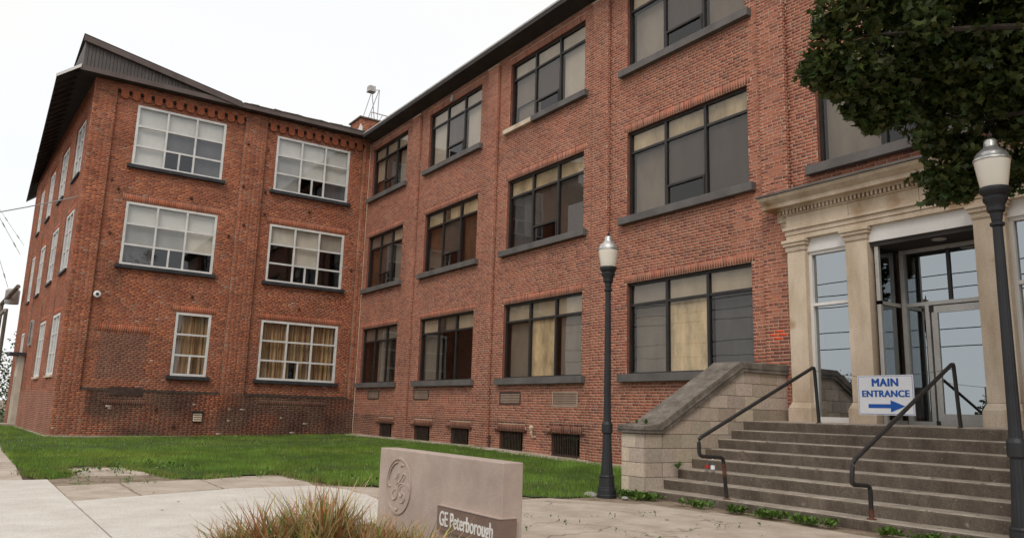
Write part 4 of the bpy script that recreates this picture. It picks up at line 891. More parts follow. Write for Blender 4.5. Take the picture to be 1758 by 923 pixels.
# ================================================================ ground
def hgt(x, y):
    return .17*np.clip((y+9.5)/9, 0, 1)*np.clip((19.5-x)/9, 0, 1)
gd = MB(); gd.quad((-400, -500, -.17), (500, -500, -.17), (500, 500, -.17), (-400, 500, -.17)); o = obj('ground', gd, M['dirt']); o['kind'] = 'structure'
def flat(name, polys, z, th_, mat, parent=None, bevel=0, kind='structure'):
    mb = MB()
    for p in polys: mb.poly([(x, y, z-th_) for x, y in p], (0, 0, th_))
    o = obj(name, mb, mat, parent, bevel=bevel)
    if not parent: o['kind'] = kind
    return o
flat('dirt_verge', [[(12, -11.9), (16.1, -11.85), (19.2, -11.7), (30, -11.7), (30, -3.7), (20, -3.7), (18, -6), (12, -10)]], -.012, .1, M['dirt'])
SWK = thing('sidewalk', (20, -12, 0), None, None, kind='structure')
def slab(pts, mat, z=0.0, wob=0):
    P_ = []
    n = len(pts)
    for i in range(n):
        a, b = np.array(pts[i]), np.array(pts[(i+1) % n]); k = max(1, int(np.linalg.norm(b-a)/.18)) if wob else 1
        for j in range(k):
            q = a+(b-a)*j/k
            if wob and j: q = q+np.array([noise.noise(Vector((q[0]*3, q[1]*3, 1))), noise.noise(Vector((q[0]*3, q[1]*3, 7)))])*wob
            P_.append(q)
    return obj('slab', MB().poly([(x, y, z-.12) for x, y in P_], (0, 0, .12)), mat, SWK, bevel=.004)
nw, ol, gr = M['conc_new'], M['conc_old'], M['conc_grey']
slab([(15.85, -11.77), (22.2, -11.64), (22.2, -14.3), (15.85, -14.3)], nw, .004); slab([(22.215, -11.645), (31.5, -11.6), (31.5, -14.3), (22.215, -14.3)], nw, .002)
slab([(19.03, -11.685), (22.2, -11.622), (25.5, -11.57), (25.5, -9.6), (22.2, -8.35), (21.0, -8.05), (20.2, -7.95), (19.5, -7.86), (18.7, -7.85), (17.95, -8.12), (18.02, -9.43)], nw, .004)
slab([(25.52, -11.55), (31.5, -11.5), (31.5, -9.0), (25.52, -9.0)], nw, .002)
slab([(16.9, -11.715), (18.99, -11.695), (18.62, -10.83), (16.7, -10.85)], ol, -.003, .02); slab([(16.68, -10.81), (18.6, -10.79), (17.98, -9.58), (16.4, -9.56)], ol, 0, .015); slab([(16.4, -9.52), (17.95, -9.52), (17.9, -8.1), (17.2, -7.95), (16.1, -8.1), (15.9, -8.6)], ol, -.002, .03)
slab([(13.9, -11.5), (13.4, -10.35), (15.3, -10.1), (15.4, -11.2)], ol, .004, .05)
for x in np.arange(-22, 15.8, 1.6): slab([(x, -12.1-.0), (x+1.585, -12.1), (x+1.585, -14.3), (x, -14.3)], ol, -.002)
slab([(17.98, -8.0), (18.7, -7.78), (20.2, -7.85), (21.85, -6.86), (20.6, -6.0), (19.3, -6.7), (18.4, -7.3)], ol, -.006, .04)
# rows of slabs in front of the stair
xs_ = [20.75, 21.85, 22.98, 24.18, 25.4, 26.6, 27.8, 29.0, 30.2, 31.5]
for a, b in zip(xs_, xs_[1:]):
    slab([(a+.006, -6.82), (b-.006, -6.82), (b-.006, -4.22 if a > 22.9 else (-4.62 if a < 21 else -4.35)), (a+.006, -4.22 if a > 22.9 else (-5.4 if a < 21 else -4.5))], ol, .002*random.random(), .012)
    if a > 23: slab([(a+.006, -8.9), (b-.006, -8.9), (b-.006, -6.84), (a+.006, -6.84)], gr, -.004, .012)
    elif a > 21.8: slab([(a+.006, -8.3), (b-.006, -8.3), (b-.006, -6.84), (a+.006, -6.84)], ol, 0, .012)
flat('planting_bed', [[(23.3, -12.0+.55), (26.6, -11.45), (26.9, -9.2), (22.4, -9.0), (22.5, -9.6)]], .03, .1, M['mulch'])
flat('road', [[(-60, -40), (80, -40), (80, -16.2), (-60, -16.2)]], -.12, .04, M['asphalt']); flat('kerb', [[(-60, -16.2), (80, -16.2), (80, -16.0), (-60, -16.0)]], -.01, .3, M['conc_old'])
flat('boulevard', [[(-60, -16.0), (80, -16.0), (80, -14.32), (-60, -14.32)]], -.02, .1, M['soil'])
# lawn
LAWN = [(-40, -11.7), (-15, -11.72), (-15, -12.2), (6.4, -12.25), (12.5, -12.12), (14.4, -12.0), (15.8, -11.74), (15.5, -11.4), (13.9, -11.5), (13.2, -11.2), (13.1, -10.6), (13.35, -10.3), (14.3, -10.25), (15.35, -10.0), (16.2, -9.8), (16.3, -9.5), (15.8, -8.6), (15.6, -7.9), (16.4, -7.9), (17.1, -7.85), (17.9, -7.75), (18.3, -7.2), (19.2, -6.5), (20.1, -5.9), (20.8, -5.3), (20.85, -4.6), (20.5, -4.1), (20.65, -3.7), (20.66, -.12), (.15, -.12), (.15, -10.75), (-15, -11.56), (-40, -12)]
LAWN = [(-40, -13.0), (-15, -12.2)]+LAWN[3:-1]+[(-40, -12.9)]
LW_ = np.array([(-15.0, -12.2), (0, -12.2)]+LAWN[2:-2]+[(-15, -11.56)])
def inside(P_, poly):
    x, y = P_[:, 0], P_[:, 1]; n = len(poly); r = np.zeros(len(x), bool); j = n-1
    for i in range(n):
        xi, yi = poly[i]; xj, yj = poly[j]
        c = ((yi > y) != (yj > y)) & (x < (xj-xi)*(y-yi)/(yj-yi+1e-12)+xi); r ^= c; j = i
    return r
gx, gy = np.meshgrid(np.arange(-15.2, 21.4, .2), np.arange(-12.4, 0.1, .2)); pts = np.stack([gx.ravel(), gy.ravel()], 1); ins = inside(pts, LW_)
H_ = hgt(pts[:, 0], pts[:, 1])+.006; idx = np.arange(len(pts)).reshape(gx.shape); fcs = []
for i in range(gx.shape[0]-1):
    for j in range(gx.shape[1]-1):
        q = [idx[i, j], idx[i, j+1], idx[i+1, j+1], idx[i+1, j]]
        if sum(ins[k] for k in q) >= 3: fcs.append(q)
me = bpy.data.meshes.new('lawn'); me.from_pydata([(a, b, c) for (a, b), c in zip(pts, H_)], [], fcs); me.materials.append(M['soil']); o = link('lawn', me); o['kind'] = 'structure'
flat('far_lawn', [[(-60, -14), (-15.2, -14), (-15.2, 10), (-60, 10)]], -.01, .1, M['soil'])
# grass blades
def blades(name, P_, h, wd, cols_, lean=.5, parent=None):
    n = len(P_); a = rng.uniform(0, 2*np.pi, n); hh = h*rng.uniform(.55, 1.25, n)
    dx, dy = np.cos(a), np.sin(a); l = rng.uniform(0, lean, n)*hh; la = rng.uniform(0, 2*np.pi, n)
    z = P_[:, 2]; V = np.zeros((n, 3, 3)); V[:, 0] = np.stack([P_[:, 0]-dx*wd, P_[:, 1]-dy*wd, z-.01], 1); V[:, 1] = np.stack([P_[:, 0]+dx*wd, P_[:, 1]+dy*wd, z-.01], 1)
    V[:, 2] = np.stack([P_[:, 0]+np.cos(la)*l, P_[:, 1]+np.sin(la)*l, z+hh], 1)
    C = np.repeat(cols_[:, None], 3, 1)
    return fast(name, V.reshape(-1, 3), np.arange(3*n).reshape(-1, 3), C.reshape(-1, 3), M['grassblade'], parent)
def scatter(n, x0, x1, y0, y1):
    P_ = np.stack([rng.uniform(x0, x1, n), rng.uniform(y0, y1, n)], 1); return P_[inside(P_, LW_)]
def vnoise(P_, s, o=0): return np.array([noise.noise(Vector((x*s, y*s, o))) for x, y in P_])
P1 = np.concatenate([scatter(150000, 8, 21, -12.3, -.1), scatter(90000, -15, 8.5, -12.3, -.1)])
nn_ = vnoise(P1, .55); n3 = vnoise(P1, 2.2, 4); n4 = vnoise(P1, .35, 12)
hz = hgt(P1[:, 0], P1[:, 1])
kp = (n3 < .42) | (rng.random(len(P1)) < .35); P1, nn_, n3, n4, hz = P1[kp], nn_[kp], n3[kp], n4[kp], hz[kp]
base = (np.array([.155, .265, .046])[None]+np.array([.06, .045, .01])[None]*np.clip(n4, 0, 1)[:, None]*2)*(1+.34*nn_[:, None]+.3*n3[:, None]+.25*rng.uniform(-1, 1, (len(P1), 1)))
yl = rng.random(len(P1)) < .10; base[yl] = np.array([.17, .17, .05])*rng.uniform(.7, 1.2, (yl.sum(), 1))
o = blades('grass', np.column_stack([P1, hz]), .082*(1+.6*nn_+.55*n3), .006, np.clip(base, .004, 1)); o['kind'] = 'stuff'
# longer tufts along the edge of the lawn
ed = []
for (a, b) in zip(LW_[4:-9], LW_[5:-8]):
    a, b = np.array(a), np.array(b); k = int(np.linalg.norm(b-a)*260); t_ = rng.random(k)[:, None]
    ed.append(a+(b-a)*t_+rng.normal(0, .09, (k, 2)))
ed = np.concatenate(ed); e3 = vnoise(ed, 1.6, 2); ed = ed[e3 > -.25]
cc = np.array([.17, .26, .05])[None]*(1+.3*rng.uniform(-1, 1, (len(ed), 1))); q = rng.random(len(ed)) < .25; cc[q] = np.array([.24, .18, .09])
o = blades('edge_grass', np.column_stack([ed, hgt(ed[:, 0], ed[:, 1])]), .085, .008, cc, 1.1); o['kind'] = 'stuff'
# clover flowers
P2 = scatter(420, 3, 21, -12, -1); P2 = P2[vnoise(P2, .7, 9) > .05]
V = []; Fc = []
for (x, y) in P2:
    z = float(hgt(x, y))+random.uniform(.07, .11); r = .011; k = len(V)
    V += [(x+r, y, z), (x, y+r, z), (x-r, y, z), (x, y-r, z), (x, y, z+r), (x, y, z-r)]
    for a, b in ((0, 1), (1, 2), (2, 3), (3, 0)): Fc += [(k+a, k+b, k+4), (k+b, k+a, k+5)]
o = fast('clover_flowers', np.array(V), np.array(Fc), np.tile([.6, .56, .45], (len(V), 1)), M['grassblade']); o['kind'] = 'stuff'
# weeds: foot of the steps, slab joints, dirt patch
def leafy(name, spots, label=None, sz=1.0):
    V = []; Fc = []; C = []
    for (x, y, s, n) in spots:
        for i in range(n):
            a = random.uniform(0, 6.28); r = abs(random.gauss(0, s)); px, py = x+r*math.cos(a), y+r*math.sin(a)*.6; l_ = random.uniform(.03, .085)*(1+s)*sz; w2 = l_*.28; t_ = random.uniform(0, 6.28); el = random.uniform(.2, 1.2)
            d = Vector((math.cos(t_)*math.cos(el), math.sin(t_)*math.cos(el), math.sin(el))); sd_ = Vector((-math.sin(t_), math.cos(t_), .2)); b = Vector((px, py, random.uniform(0, .05+s*.3)))
            k = len(V); V += [tuple(b), tuple(b+d*l_*.5+sd_*w2), tuple(b+d*l_), tuple(b+d*l_*.5-sd_*w2)]; Fc.append((k, k+1, k+2, k+3))
            c = np.array([.09, .17, .025])*random.uniform(.6, 1.35); C += [c]*4
    o = fast(name, np.array(V), np.array(Fc), np.array(C), M['leaf']); o['kind'] = 'stuff'; return o
sp_ = []
for i in range(85):
    x = random.uniform(21.1, 27); y = -3.88-random.random()*.22
    if noise.noise(Vector((x*1.3, 2, 0))) > -.12: sp_.append((x, y, .07, 26))
for i in range(22): sp_.append((random.uniform(20.6, 21.5), random.uniform(-4.3, -3.9), .09, 30))
sp_ += [(21.05, -3.3, .03, 10)]
leafy('weeds', sp_)
ew = [(e_[0], e_[1]+.12+random.random()*.9, .10, 9) for e_ in ed[::40] if noise.noise(Vector((e_[0]*.8, e_[1]*.8, 3))) > -.1 and e_[0] > 9]
leafy('lawn_weeds', ew)
sp_ = [(x, y+random.gauss(0, .03), .05, 9) for x, y in [(random.uniform(14.9, 17.2), random.uniform(-11.6, -10.0)) for _ in range(34)]]+[(random.uniform(18, 21.5), random.uniform(-7.6, -5.4), .05, 5) for _ in range(12)]+[(22.98+random.gauss(0, .02), random.uniform(-6.8, -4.4), .03, 5) for _ in range(8)]+[(random.uniform(22.0, 25.5), -6.83, .02, 3) for _ in range(14)]+[(random.uniform(22.5, 24.6), random.uniform(-8.6, -7), .06, 7) for _ in range(7)]+[(24.18, random.uniform(-6.6, -4.5), .03, 6) for _ in range(6)]
leafy('slab_weeds', sp_, sz=.5)
def wplant(x, y, z, label, n=16, s=.11):
    V = []; Fc = []; C = []
    for i in range(n):
        a = random.uniform(0, 6.28); l_ = s*random.uniform(.7, 1.3); el = random.uniform(.7, 1.4); d = Vector((math.cos(a)*math.cos(el), math.sin(a)*math.cos(el), math.sin(el))); s_ = Vector((-math.sin(a), math.cos(a), 0))*.012
        b = Vector((x, y, z)); k = len(V); V += [tuple(b), tuple(b+d*l_*.6+s_), tuple(b+d*l_+Vector((0, 0, -.01))), tuple(b+d*l_*.6-s_)]; Fc.append((k, k+1, k+2, k+3)); C += [np.array([.07, .15, .02])*random.uniform(.7, 1.3)]*4
    o = fast('weed_plant', np.array(V), np.array(Fc), np.array(C), M['leaf'], origin=(x, y, z)); tag(o, label, 'weed')
wplant(21.33, -3.2, .44, 'small green weed growing on a step against the left stair wall', 26, .15)
wplant(21.12, -3.72, 1.15, 'green weed on the coping corner of the left stair wall', 22, .10); wplant(20.8, -3.62, 1.15, 'tiny yellowish weed on the pier top of the left stair wall', 16, .07)
# dry leaves
def dry(x, y, z, s=.06):
    a = random.uniform(0, 6.28); V = [];
    for i, (r, t_) in enumerate([(1, 0), (.45, .5), (.8, 1.0), (.4, 1.5), (.7, 2.1), (.3, 2.7), (.6, 3.14), (.3, 3.6), (.7, 4.2), (.4, 4.8), (.8, 5.3), (.45, 5.8)]):
        V.append((x+s*r*math.cos(t_+a), y+s*r*math.sin(t_+a), z+.006+random.uniform(0, .4)*s*r))
    mb = MB(); c = (x, y, z+.004)
    k0 = len(mb.v); mb.v = [Vector(q) for q in V]+[Vector(c)]; n = len(V)
    for i in range(n): mb.f.append((i, (i+1) % n, n)); mb.mi.append(0)
    o = obj('fallen_leaf', mb, M['dryleaf'], None, origin=(x, y, z)); return o
random.seed(12)
for i in range(16):
    k = random.randint(0, 6); x = random.uniform(23.6, 26.2); y = Y0-k*TR-random.uniform(-.30, -.04) if k else random.uniform(-1.3, -.3); z = ZS-k*RISE
    tag(dry(x, y, z+.002, random.uniform(.022, .045)), 'small dry brown leaf lying on the concrete steps', 'leaf', 'dry leaves on the entrance steps')
for (x, y) in [(23.36, -5.51)]+[(random.uniform(22, 26), random.uniform(-6.5, -4.5)) for _ in range(7)]:
    tag(dry(x, y, .004, .05 if x == 23.36 else .025), 'curled brown leaf lying on the slabs in front of the steps' if x != 23.36 else 'largest curled dead leaf, alone on the middle slab in front of the steps', 'leaf', None if x == 23.36 else 'dead leaves on the slabs')
for (x, y) in [(random.uniform(18, 21.5), random.uniform(-11.4, -8.3)) for _ in range(9)]:
    tag(dry(x, y, .006, random.uniform(.012, .03)), 'tiny dark leaf scrap lying on the bright concrete', 'leaf', 'leaf scraps on the bright concrete')
# stones by the lamp
for (x, y, s, lb_) in ((20.72, -4.55, .10, 'flat grey stone lying left of the far lamp base'), (21.3, -4.35, .055, 'small pale stone lying right of the far lamp base')):
    bm = bmesh.new(); bmesh.ops.create_icosphere(bm, subdivisions=2, radius=s)
    for v in bm.verts: v.co = Vector((v.co.x*1.2, v.co.y, v.co.z*.5))*(1+.3*noise.noise(v.co*9))
    me = bpy.data.meshes.new('stone'); bm.to_mesh(me); bm.free(); me.materials.append(M['ashlar']); o = link('stone', me); o.location = (x, y, .02); set_tint(o, (.3, .29, .27)); tag(o, lb_, 'stone')
# gravel strip of broken concrete along the right wing
random.seed(5)
mb = MB(); x = .6
for i in range(520):
    x = random.uniform(.4, 20.6); y = -.12-abs(random.gauss(0, .22)); s = random.uniform(.015, .05); z = float(hgt(x, y))
    if y < -.75: continue
    a = random.uniform(0, 3); u_ = Vector((math.cos(a)*s, math.sin(a)*s, 0)); w_ = Vector((-math.sin(a)*s*.7, math.cos(a)*s*.7, 0)); c = Vector((x, y, z+.03))
    mb.poly([c-u_-w_, c+u_-w_, c+u_+w_*.7, c-u_+w_], (0, 0, s*.5))
o = obj('rubble', mb, M['conc_old']); o['kind'] = 'stuff'
mb = MB(); n = 60; prev = None
for i in range(n+1):
    x = .3+20.3*i/n; wd = .32+.14*noise.noise(Vector((x*.9, 0, 0))); z = float(hgt(x, -.3))+.045
    cur = (Vector((x, 0, z+.02)), Vector((x, -wd, z-.01)), Vector((x, -wd-.03, z-.07)))
    if prev: mb.quad(prev[0], cur[0], cur[1], prev[1]); mb.quad(prev[1], cur[1], cur[2], prev[2])
    prev = cur
o = obj('gravel_margin', mb, M['conc_old']); o['kind'] = 'structure'
# ---------------- ornamental grass clumps
random.seed(21)
def clump(x, y, h, rad, n, label):
    V = []; Fc = []; C = []
    for i in range(n):
        a = random.uniform(0, 6.28); r0 = random.uniform(0, .10)*rad/.3; L_ = h*random.uniform(.65, 1.15); sp2 = rad*random.uniform(.1, 1.35)*(L_/h); wd = random.uniform(.006, .015)
        c0 = random.choice([np.array([.20, .26, .05]), np.array([.28, .31, .07]), np.array([.17, .23, .05]), np.array([.45, .30, .12]), np.array([.50, .33, .15]), np.array([.34, .12, .05]), np.array([.10, .15, .04])])*random.uniform(.75, 1.2)
        c1 = random.choice([np.array([.55, .36, .18]), np.array([.46, .17, .08]), np.array([.62, .46, .26])])*random.uniform(.6, 1.1) if random.random() < .6 else c0*1.15
        ca, sa = math.cos(a), math.sin(a); k = len(V); S = 5; droop = random.choice([random.uniform(0, .25), random.uniform(.2, .85)]); kx = random.uniform(-.09, .09); ky = random.uniform(-.09, .09)
        for s in range(S+1):
            t_ = s/S; rr_ = r0+sp2*t_**1.7; zz = L_*(t_-droop*t_**3); wq = wd*(1-t_**2)+.0004
            px, py = x+ca*rr_+kx*math.sin(4*t_+i)*t_, y+sa*rr_+ky*math.sin(5*t_+i)*t_
            V += [(px-sa*wq, py+ca*wq, zz+.02), (px+sa*wq, py-ca*wq, zz+.02)]; C += [c0*(1-t_)+c1*t_]*2
        for s in range(S): q = k+2*s; Fc.append((q, q+1, q+3, q+2))
    o = fast('ornamental_grass', np.array(V), np.array(Fc), np.array(C), M['leaf'], origin=(x, y, .02)); tag(o, label, 'grass clump', 'ornamental grasses in front of the stone sign')
for (x, y, h, rad, n, lb_) in ((24.95, -11.24, .48, .30, 700, 'leftmost browning ornamental grass clump, low and loose, on the bright concrete side'), (25.16, -11.05, .60, .30, 900, 'second browning grass clump from the left in front of the stone sign'), (25.38, -10.82, .71, .30, 1150, 'tallest browning ornamental grass clump, in the middle of the row'),
                        (25.60, -10.56, .56, .29, 850, 'ornamental grass clump just left of the round emblem of the stone sign'), (25.68, -10.26, .49, .28, 750, 'rightmost low grass clump, in front of the carved round emblem'), (25.5, -11.2, .46, .30, 480, 'nearest low grass clump at the bottom edge, in front of the tallest one'), (25.95, -10.72, .42, .29, 480, 'nearest low grass clump at the bottom edge, in front of the rightmost ones')):
    clump(x, y, h, rad, n, lb_)
# ---------------- trees
LEAF2D = [(0, 0), (.28, .02), (.5, -.12), (.44, .16), (.62, .38), (.36, .42), (.30, .62), (.12, .56), (0, 1.0), (-.12, .56), (-.30, .62), (-.36, .42), (-.62, .38), (-.44, .16), (-.5, -.12), (-.28, .02)]
TRI = [(0, 1, 3), (1, 2, 3), (0, 3, 5), (3, 4, 5), (0, 5, 7), (5, 6, 7), (0, 7, 9), (7, 8, 9), (0, 9, 11), (9, 10, 11), (0, 11, 13), (11, 12, 13), (0, 13, 15), (13, 14, 15)]
def leaf_mass(name, centres, size, parent, cbase, maple=True, mat='leaf'):
    n = len(centres); sh = np.array(LEAF2D if maple else [(0, 0), (.3, .5), (0, 1), (-.3, .5)]); k = len(sh); tri = np.array(TRI if maple else [(0, 1, 2), (0, 2, 3)])
    az = rng.uniform(0, 2*np.pi, n); el = rng.normal(-.55, .45, n); roll = rng.normal(0, .75, n); s = size*rng.uniform(.65, 1.25, n)
    d = np.stack([np.cos(az)*np.cos(el), np.sin(az)*np.cos(el), np.sin(el)], 1); side_ = np.stack([-np.sin(az), np.cos(az), 0*az], 1); up_ = np.cross(side_, d)
    side2 = side_*np.cos(roll)[:, None]+up_*np.sin(roll)[:, None]; nrm = np.cross(side2, d)
    curl = (np.abs(sh[:, 0])*.25+sh[:, 1]**2*.12)
    V = centres[:, None]+s[:, None, None]*(side2[:, None]*sh[None, :, 0, None]+d[:, None]*sh[None, :, 1, None]-nrm[:, None]*curl[None, :, None])
    c = cbase[None]*rng.uniform(.6, 1.35, (n, 1)); c[:, 0] *= rng.uniform(.8, 1.5, n); C = np.repeat(c[:, None], k, 1)
    Fc = (tri[None]+k*np.arange(n)[:, None, None]).reshape(-1, 3)
    return fast(name, V.reshape(-1, 3), Fc, C.reshape(-1, 3), M[mat], parent)
TX, TY = 29.6, -3.6
TT = thing('maple_tree', (TX, TY, 0), 'dark green maple whose leafy boughs hang over the entrance from the right', 'tree')
obj('trunk', MB().tube([(TX, TY, -.1), (TX+.03, TY, .6), (TX-.05, TY+.05, 2.4), (TX-.05, TY+.1, 4.2), (TX+.1, TY, 6.5), (TX, TY, 9.5)], [.34, .25, .21, .19, .13, .05], 14), M['bark'], TT, smooth=True)
random.seed(31)
tips = []
def limb(a, b, r0, r1, sub=3):
    a, b = Vector(a), Vector(b); mid = (a+b)/2+Vector((random.uniform(-.2, .2), random.uniform(-.2, .2), random.uniform(.0, .35)))
    P_ = [Vector(q) for q in catmull([a, mid, b], 6)]
    obj('limb', MB().tube(P_, [r0+(r1-r0)*i/(len(P_)-1) for i in range(len(P_))], 7), M['bark'], TT, smooth=True)
    for q in P_[4:]: tips.append(q)
    if sub:
        for j in range(3):
            q = P_[random.randint(4, len(P_)-1)]; dv = (b-a).normalized()+Vector((random.uniform(-.8, .8), random.uniform(-.8, .8), random.uniform(-.5, .35)))
            limb(q, q+dv.normalized()*(b-a).length*.22, r1*1.1, r1*.4, 0)
LT = [((TX, TY, 4.6), (25.7, -4.5, 5.9)), ((TX, TY, 4.2), (26.3, -3.3, 4.9)), ((TX, TY, 5.4), (26.1, -4.6, 7.2)), ((TX, TY, 4.8), (26.5, -2.2, 5.6)), ((TX, TY, 5.6), (26.2, -3.4, 7.4)), ((TX, TY, 4.4), (27.4, -2.8, 4.9)),
      ((TX, TY, 5.2), (28.4, -7.4, 7.2)), ((TX, TY, 5.5), (32.8, -5.6, 7.0)), ((TX, TY, 5.8), (32.4, -2.0, 7.4)), ((TX, TY, 6.4), (30.6, -6.4, 9.0)), ((TX, TY, 7), (28.2, -1.8, 9.4)), ((TX, TY, 7.6), (27.6, -4.4, 9.6)), ((TX, TY, 7.2), (31.6, -3.2, 9.8)), ((TX, TY, 8), (29.2, -4.0, 11))]
for a, b in LT: limb(a, b, .06, .016)
cl = [(25.6, -4.68, 6.15, .42), (25.42, -4.76, 5.7, .40), (25.33, -4.84, 5.50, .28), (25.42, -4.78, 5.42, .30), (25.62, -4.22, 4.90, .17), (25.5, -4.4, 5.05, .16), (25.88, -3.45, 4.08, .2), (26.12, -3.2, 4.1, .18), (26.45, -2.7, 4.2, .2), (25.55, -4.6, 5.32, .36), (25.85, -4.3, 5.45, .45), (25.62, -4.5, 5.45, .48), (25.98, -3.97, 5.96, .78), (26.29, -3.39, 5.56, .8), (25.6, -4.2, 4.97, .24), (25.75, -4.1, 5.15, .42), (26.01, -3.61, 4.99, .5), (26.54, -3.15, 5.99, .9), (26.11, -3.32, 4.58, .40), (25.89, -3.5, 4.22, .25), (26.04, -3.25, 4.15, .24),
      (26.49, -2.9, 5.01, .58), (26.67, -2.87, 5.72, .8), (26.28, -2.99, 4.36, .34), (26.5, -2.66, 4.40, .28), (26.26, -3.84, 6.82, .95), (25.82, -4.5, 6.85, .5), (26.82, -3.02, 6.84, .9), (27.4, -2.8, 5.4, .8), (27.2, -2.6, 4.7, .4), (28.0, -3.0, 6.2, 1.0), (26.9, -4.2, 7.6, 1.0), (26.2, -4.4, 5.75, .5), (26.6, -3.3, 5.35, .6)]
pts_ = []
for (x, y, z, r) in cl:
    n = int(4200*r**2.3)+90; v = rng.normal(size=(n, 3)); v /= np.linalg.norm(v, axis=1)[:, None]; rad_ = r*rng.random(n)[:, None]**.45
    pts_.append(np.array([x, y, z])+v*rad_*np.array([1, 1, .78]))
for q in tips:
    r = random.uniform(.2, .35); n = 22
    if q.x < 25.9: continue
    v = rng.normal(size=(n, 3))*r*.6; pts_.append(np.array(q)[None]+v)
for i in range(60):
    v = Vector((random.gauss(0, 1), random.gauss(0, 1), random.gauss(0, 1))).normalized(); c = Vector((29.7, -3.8, 8.2))+Vector((v.x*3.2, v.y*3.0, v.z*2.9)); r = random.uniform(.6, 1.0)
    if c.z < 6.2 and c.x < 29: continue
    n = 130; vv = rng.normal(size=(n, 3)); vv /= np.linalg.norm(vv, axis=1)[:, None]; pts_.append(np.array(c)+vv*(r*rng.random(n)[:, None]**.5))
pp = np.concatenate(pts_)
# gaps: drop leaves where a coarse noise is low
keep = np.array([noise.noise(Vector(p*2.3)) > -.13 for p in pp]); pp = pp[keep]
o = leaf_mass('crown', pp, .10, TT, np.array([.052, .080, .021])); print('leaves', len(pp))
def simple_tree(x, y, h, r, name, label, c, n=1500, group=None, cone=False, z0=.25):
    t = thing(name, (x, y, 0), label, 'tree' if h > 3 else 'bush', group)
    obj('trunk', MB().tube([(x, y, -.1), (x+.1, y, h*.4), (x, y, h*.8)], [h*.03, h*.02, h*.008], 8), M['bark'], t)
    P_ = []
    for i in range(26):
        u_ = random.random(); zz = h*(z0+(1-z0)*u_); rr_ = r*(1-u_*.85 if cone else math.sin(math.pi*min(.97, .12+u_*.82))); a = random.uniform(0, 6.28); q = rr_*random.uniform(.2, .85)
        c_ = np.array([x+q*math.cos(a), y+q*math.sin(a), zz*.92]); m_ = n//26; v = rng.normal(size=(m_, 3)); v /= np.linalg.norm(v, axis=1)[:, None]; P_.append(c_+v*r*.36*rng.random(m_)[:, None]**.5)
    leaf_mass('crown', np.concatenate(P_), r*.085, t, np.array(c), maple=False)
random.seed(8)
simple_tree(-19.5, -13.0, 4.2, 1.7, 'shrub', 'leafy dark green shrub beyond the far end of the left wing', (.035, .07, .018), 2400, z0=.02)
simple_tree(-24, -11.0, 5.0, 2.2, 'shrub', 'taller green bush behind the timber pipe trestle at the far left', (.05, .09, .022), 2200, z0=.02)
simple_tree(-38, -14.5, 6.5, 3, 'tree', 'hazy green tree at the far left end of the alley', (.05, .085, .03), 1500, z0=.05)
# trestle with drum behind the left wing
tr = thing('pipe_trestle', (-26, -12, 0), 'rusty timber pipe trestle with a pale drum beyond the left wing', 'trestle')
for (x, y, h) in ((-18.2, -12.45, 6.1), (-20.5, -12.65, 5.9), (-23, -12.85, 5.7), (-26, -13.1, 5.6), (-30, -13.4, 5.5), (-35, -13.8, 5.4), (-19.6, -12.2, 6.0), (-28, -13.0, 5.5)):
    obj('post', MB().tube([(x, y, -.1), (x, y, h)], .10, 8), M['timber'], tr)
obj('beam', MB().tube([(-15.2, -11.9, 6.75), (-18.2, -12.45, 6.1), (-24, -12.9, 5.7), (-36, -13.9, 5.4)], .11, 8), M['timber'], tr)
obj('pipe', MB().tube([(-17.2, -12.3, 5.7), (-20, -12.6, 5.3), (-36, -13.9, 4.8)], .08, 8), M['flash'], tr)
obj('drum', MB().lathe((-17.3, -12.05, 6.05), [(0, .30), (.05, .33), (.7, .33), (.78, .26), (.8, .05)], 16), M['flash'], tr, smooth=True)
for i, (a, b) in enumerate((((-18.2, -12.45, .5), (-20.5, -12.65, 5.6)), ((-20.5, -12.65, .3), (-23, -12.85, 5.4)), ((-23, -12.85, .3), (-26, -13.1, 5.3)))): obj('brace', MB().tube([a, b], .07, 6), M['timber'], tr)
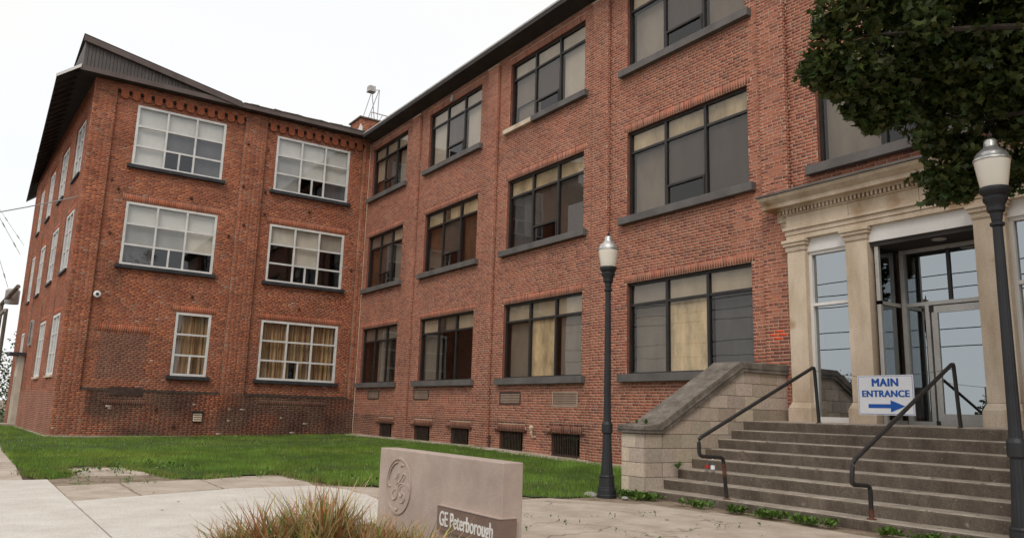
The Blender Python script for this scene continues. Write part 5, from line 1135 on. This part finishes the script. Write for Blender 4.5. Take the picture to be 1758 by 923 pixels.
# overhead cables
def cable(p0, p1, sag, r, label, cat='cable', group=None, knots=0, pale=True, n=14):
    p0, p1 = Vector(p0), Vector(p1); P_ = [p0.lerp(p1, i/n)-Vector((0, 0, sag*4*(i/n)*(1-i/n))) for i in range(n+1)]
    mb = MB().tube(P_, r, 5)
    for i in range(knots):
        t_ = (i+.5)/knots; q = p0.lerp(p1, t_)-Vector((0, 0, sag*4*t_*(1-t_))); dv = (p1-p0).normalized(); mb.tube([q-dv*.12, q+dv*.12], r*2.6, 6)
    o = obj('overhead_cable', mb, M['wire_pale' if pale else 'wire'], None, origin=tuple(p0)); tag(o, label, cat, group)
cable((-30, -21.8, 11.2), (.1, -10.6, 8.4), .5, .022, 'pale service cable crossing the sky to the street corner of the left wing')
cable((-16.5, -15.0, 13.6), (-16.0, -12.0, 8.5), .1, .012, 'thin knotted wire descending steeply beside the left wing eave', knots=5)
cable((-20, -15.6, 15.0), (-15.5, -11.9, 8.9), .1, .010, 'faint knotted wire higher in the sky left of the eave', knots=6)
cable((-17.5, -14.2, 12.0), (-16.6, -12.3, 6.8), .05, .012, 'lowest knotted wire running down to the trestle', knots=4)
# across the street: what the glass reflects
for i, (y, z) in enumerate(((-17.2, 6.4), (-17.2, 6.9), (-17.4, 7.5), (-17.2, 5.3), (-17.2, 4.6))):
    cable((-40, y, z+.5), (80, y, z+.5), .8, .022, 'street cable %s of the lines across the road behind the camera' % ('lowest', 'second', 'third', 'fourth', 'top')[sorted((6.4, 6.9, 7.5, 5.3, 4.6)).index(z)], pale=False, n=30)
random.seed(44)
for (x, y, h, r) in ((-20, -66, 6, 4), (-6, -72, 5.5, 5), (8, -70, 6.5, 5.5), (20, -67, 6, 4.5), (44, -50, 9, 5.5), (58, -48, 8, 5)):
    simple_tree(x, y, h, r, 'street_tree', 'broad green tree on the far side of the road behind the camera', (.045, .08, .02), 5200, 'trees across the road', z0=.1)
bb = thing('low_building', (30, -58, 0), 'low red brick building across the road behind the camera', 'building')
obj('wall', MB().box(FR, 18, 60, -.1, 3.4, 56, 66), M['far_brick'], bb); obj('roof', MB().box(FR, 17.7, 60.3, 3.4, 3.7, 55.7, 66.3), M['roof'], bb)
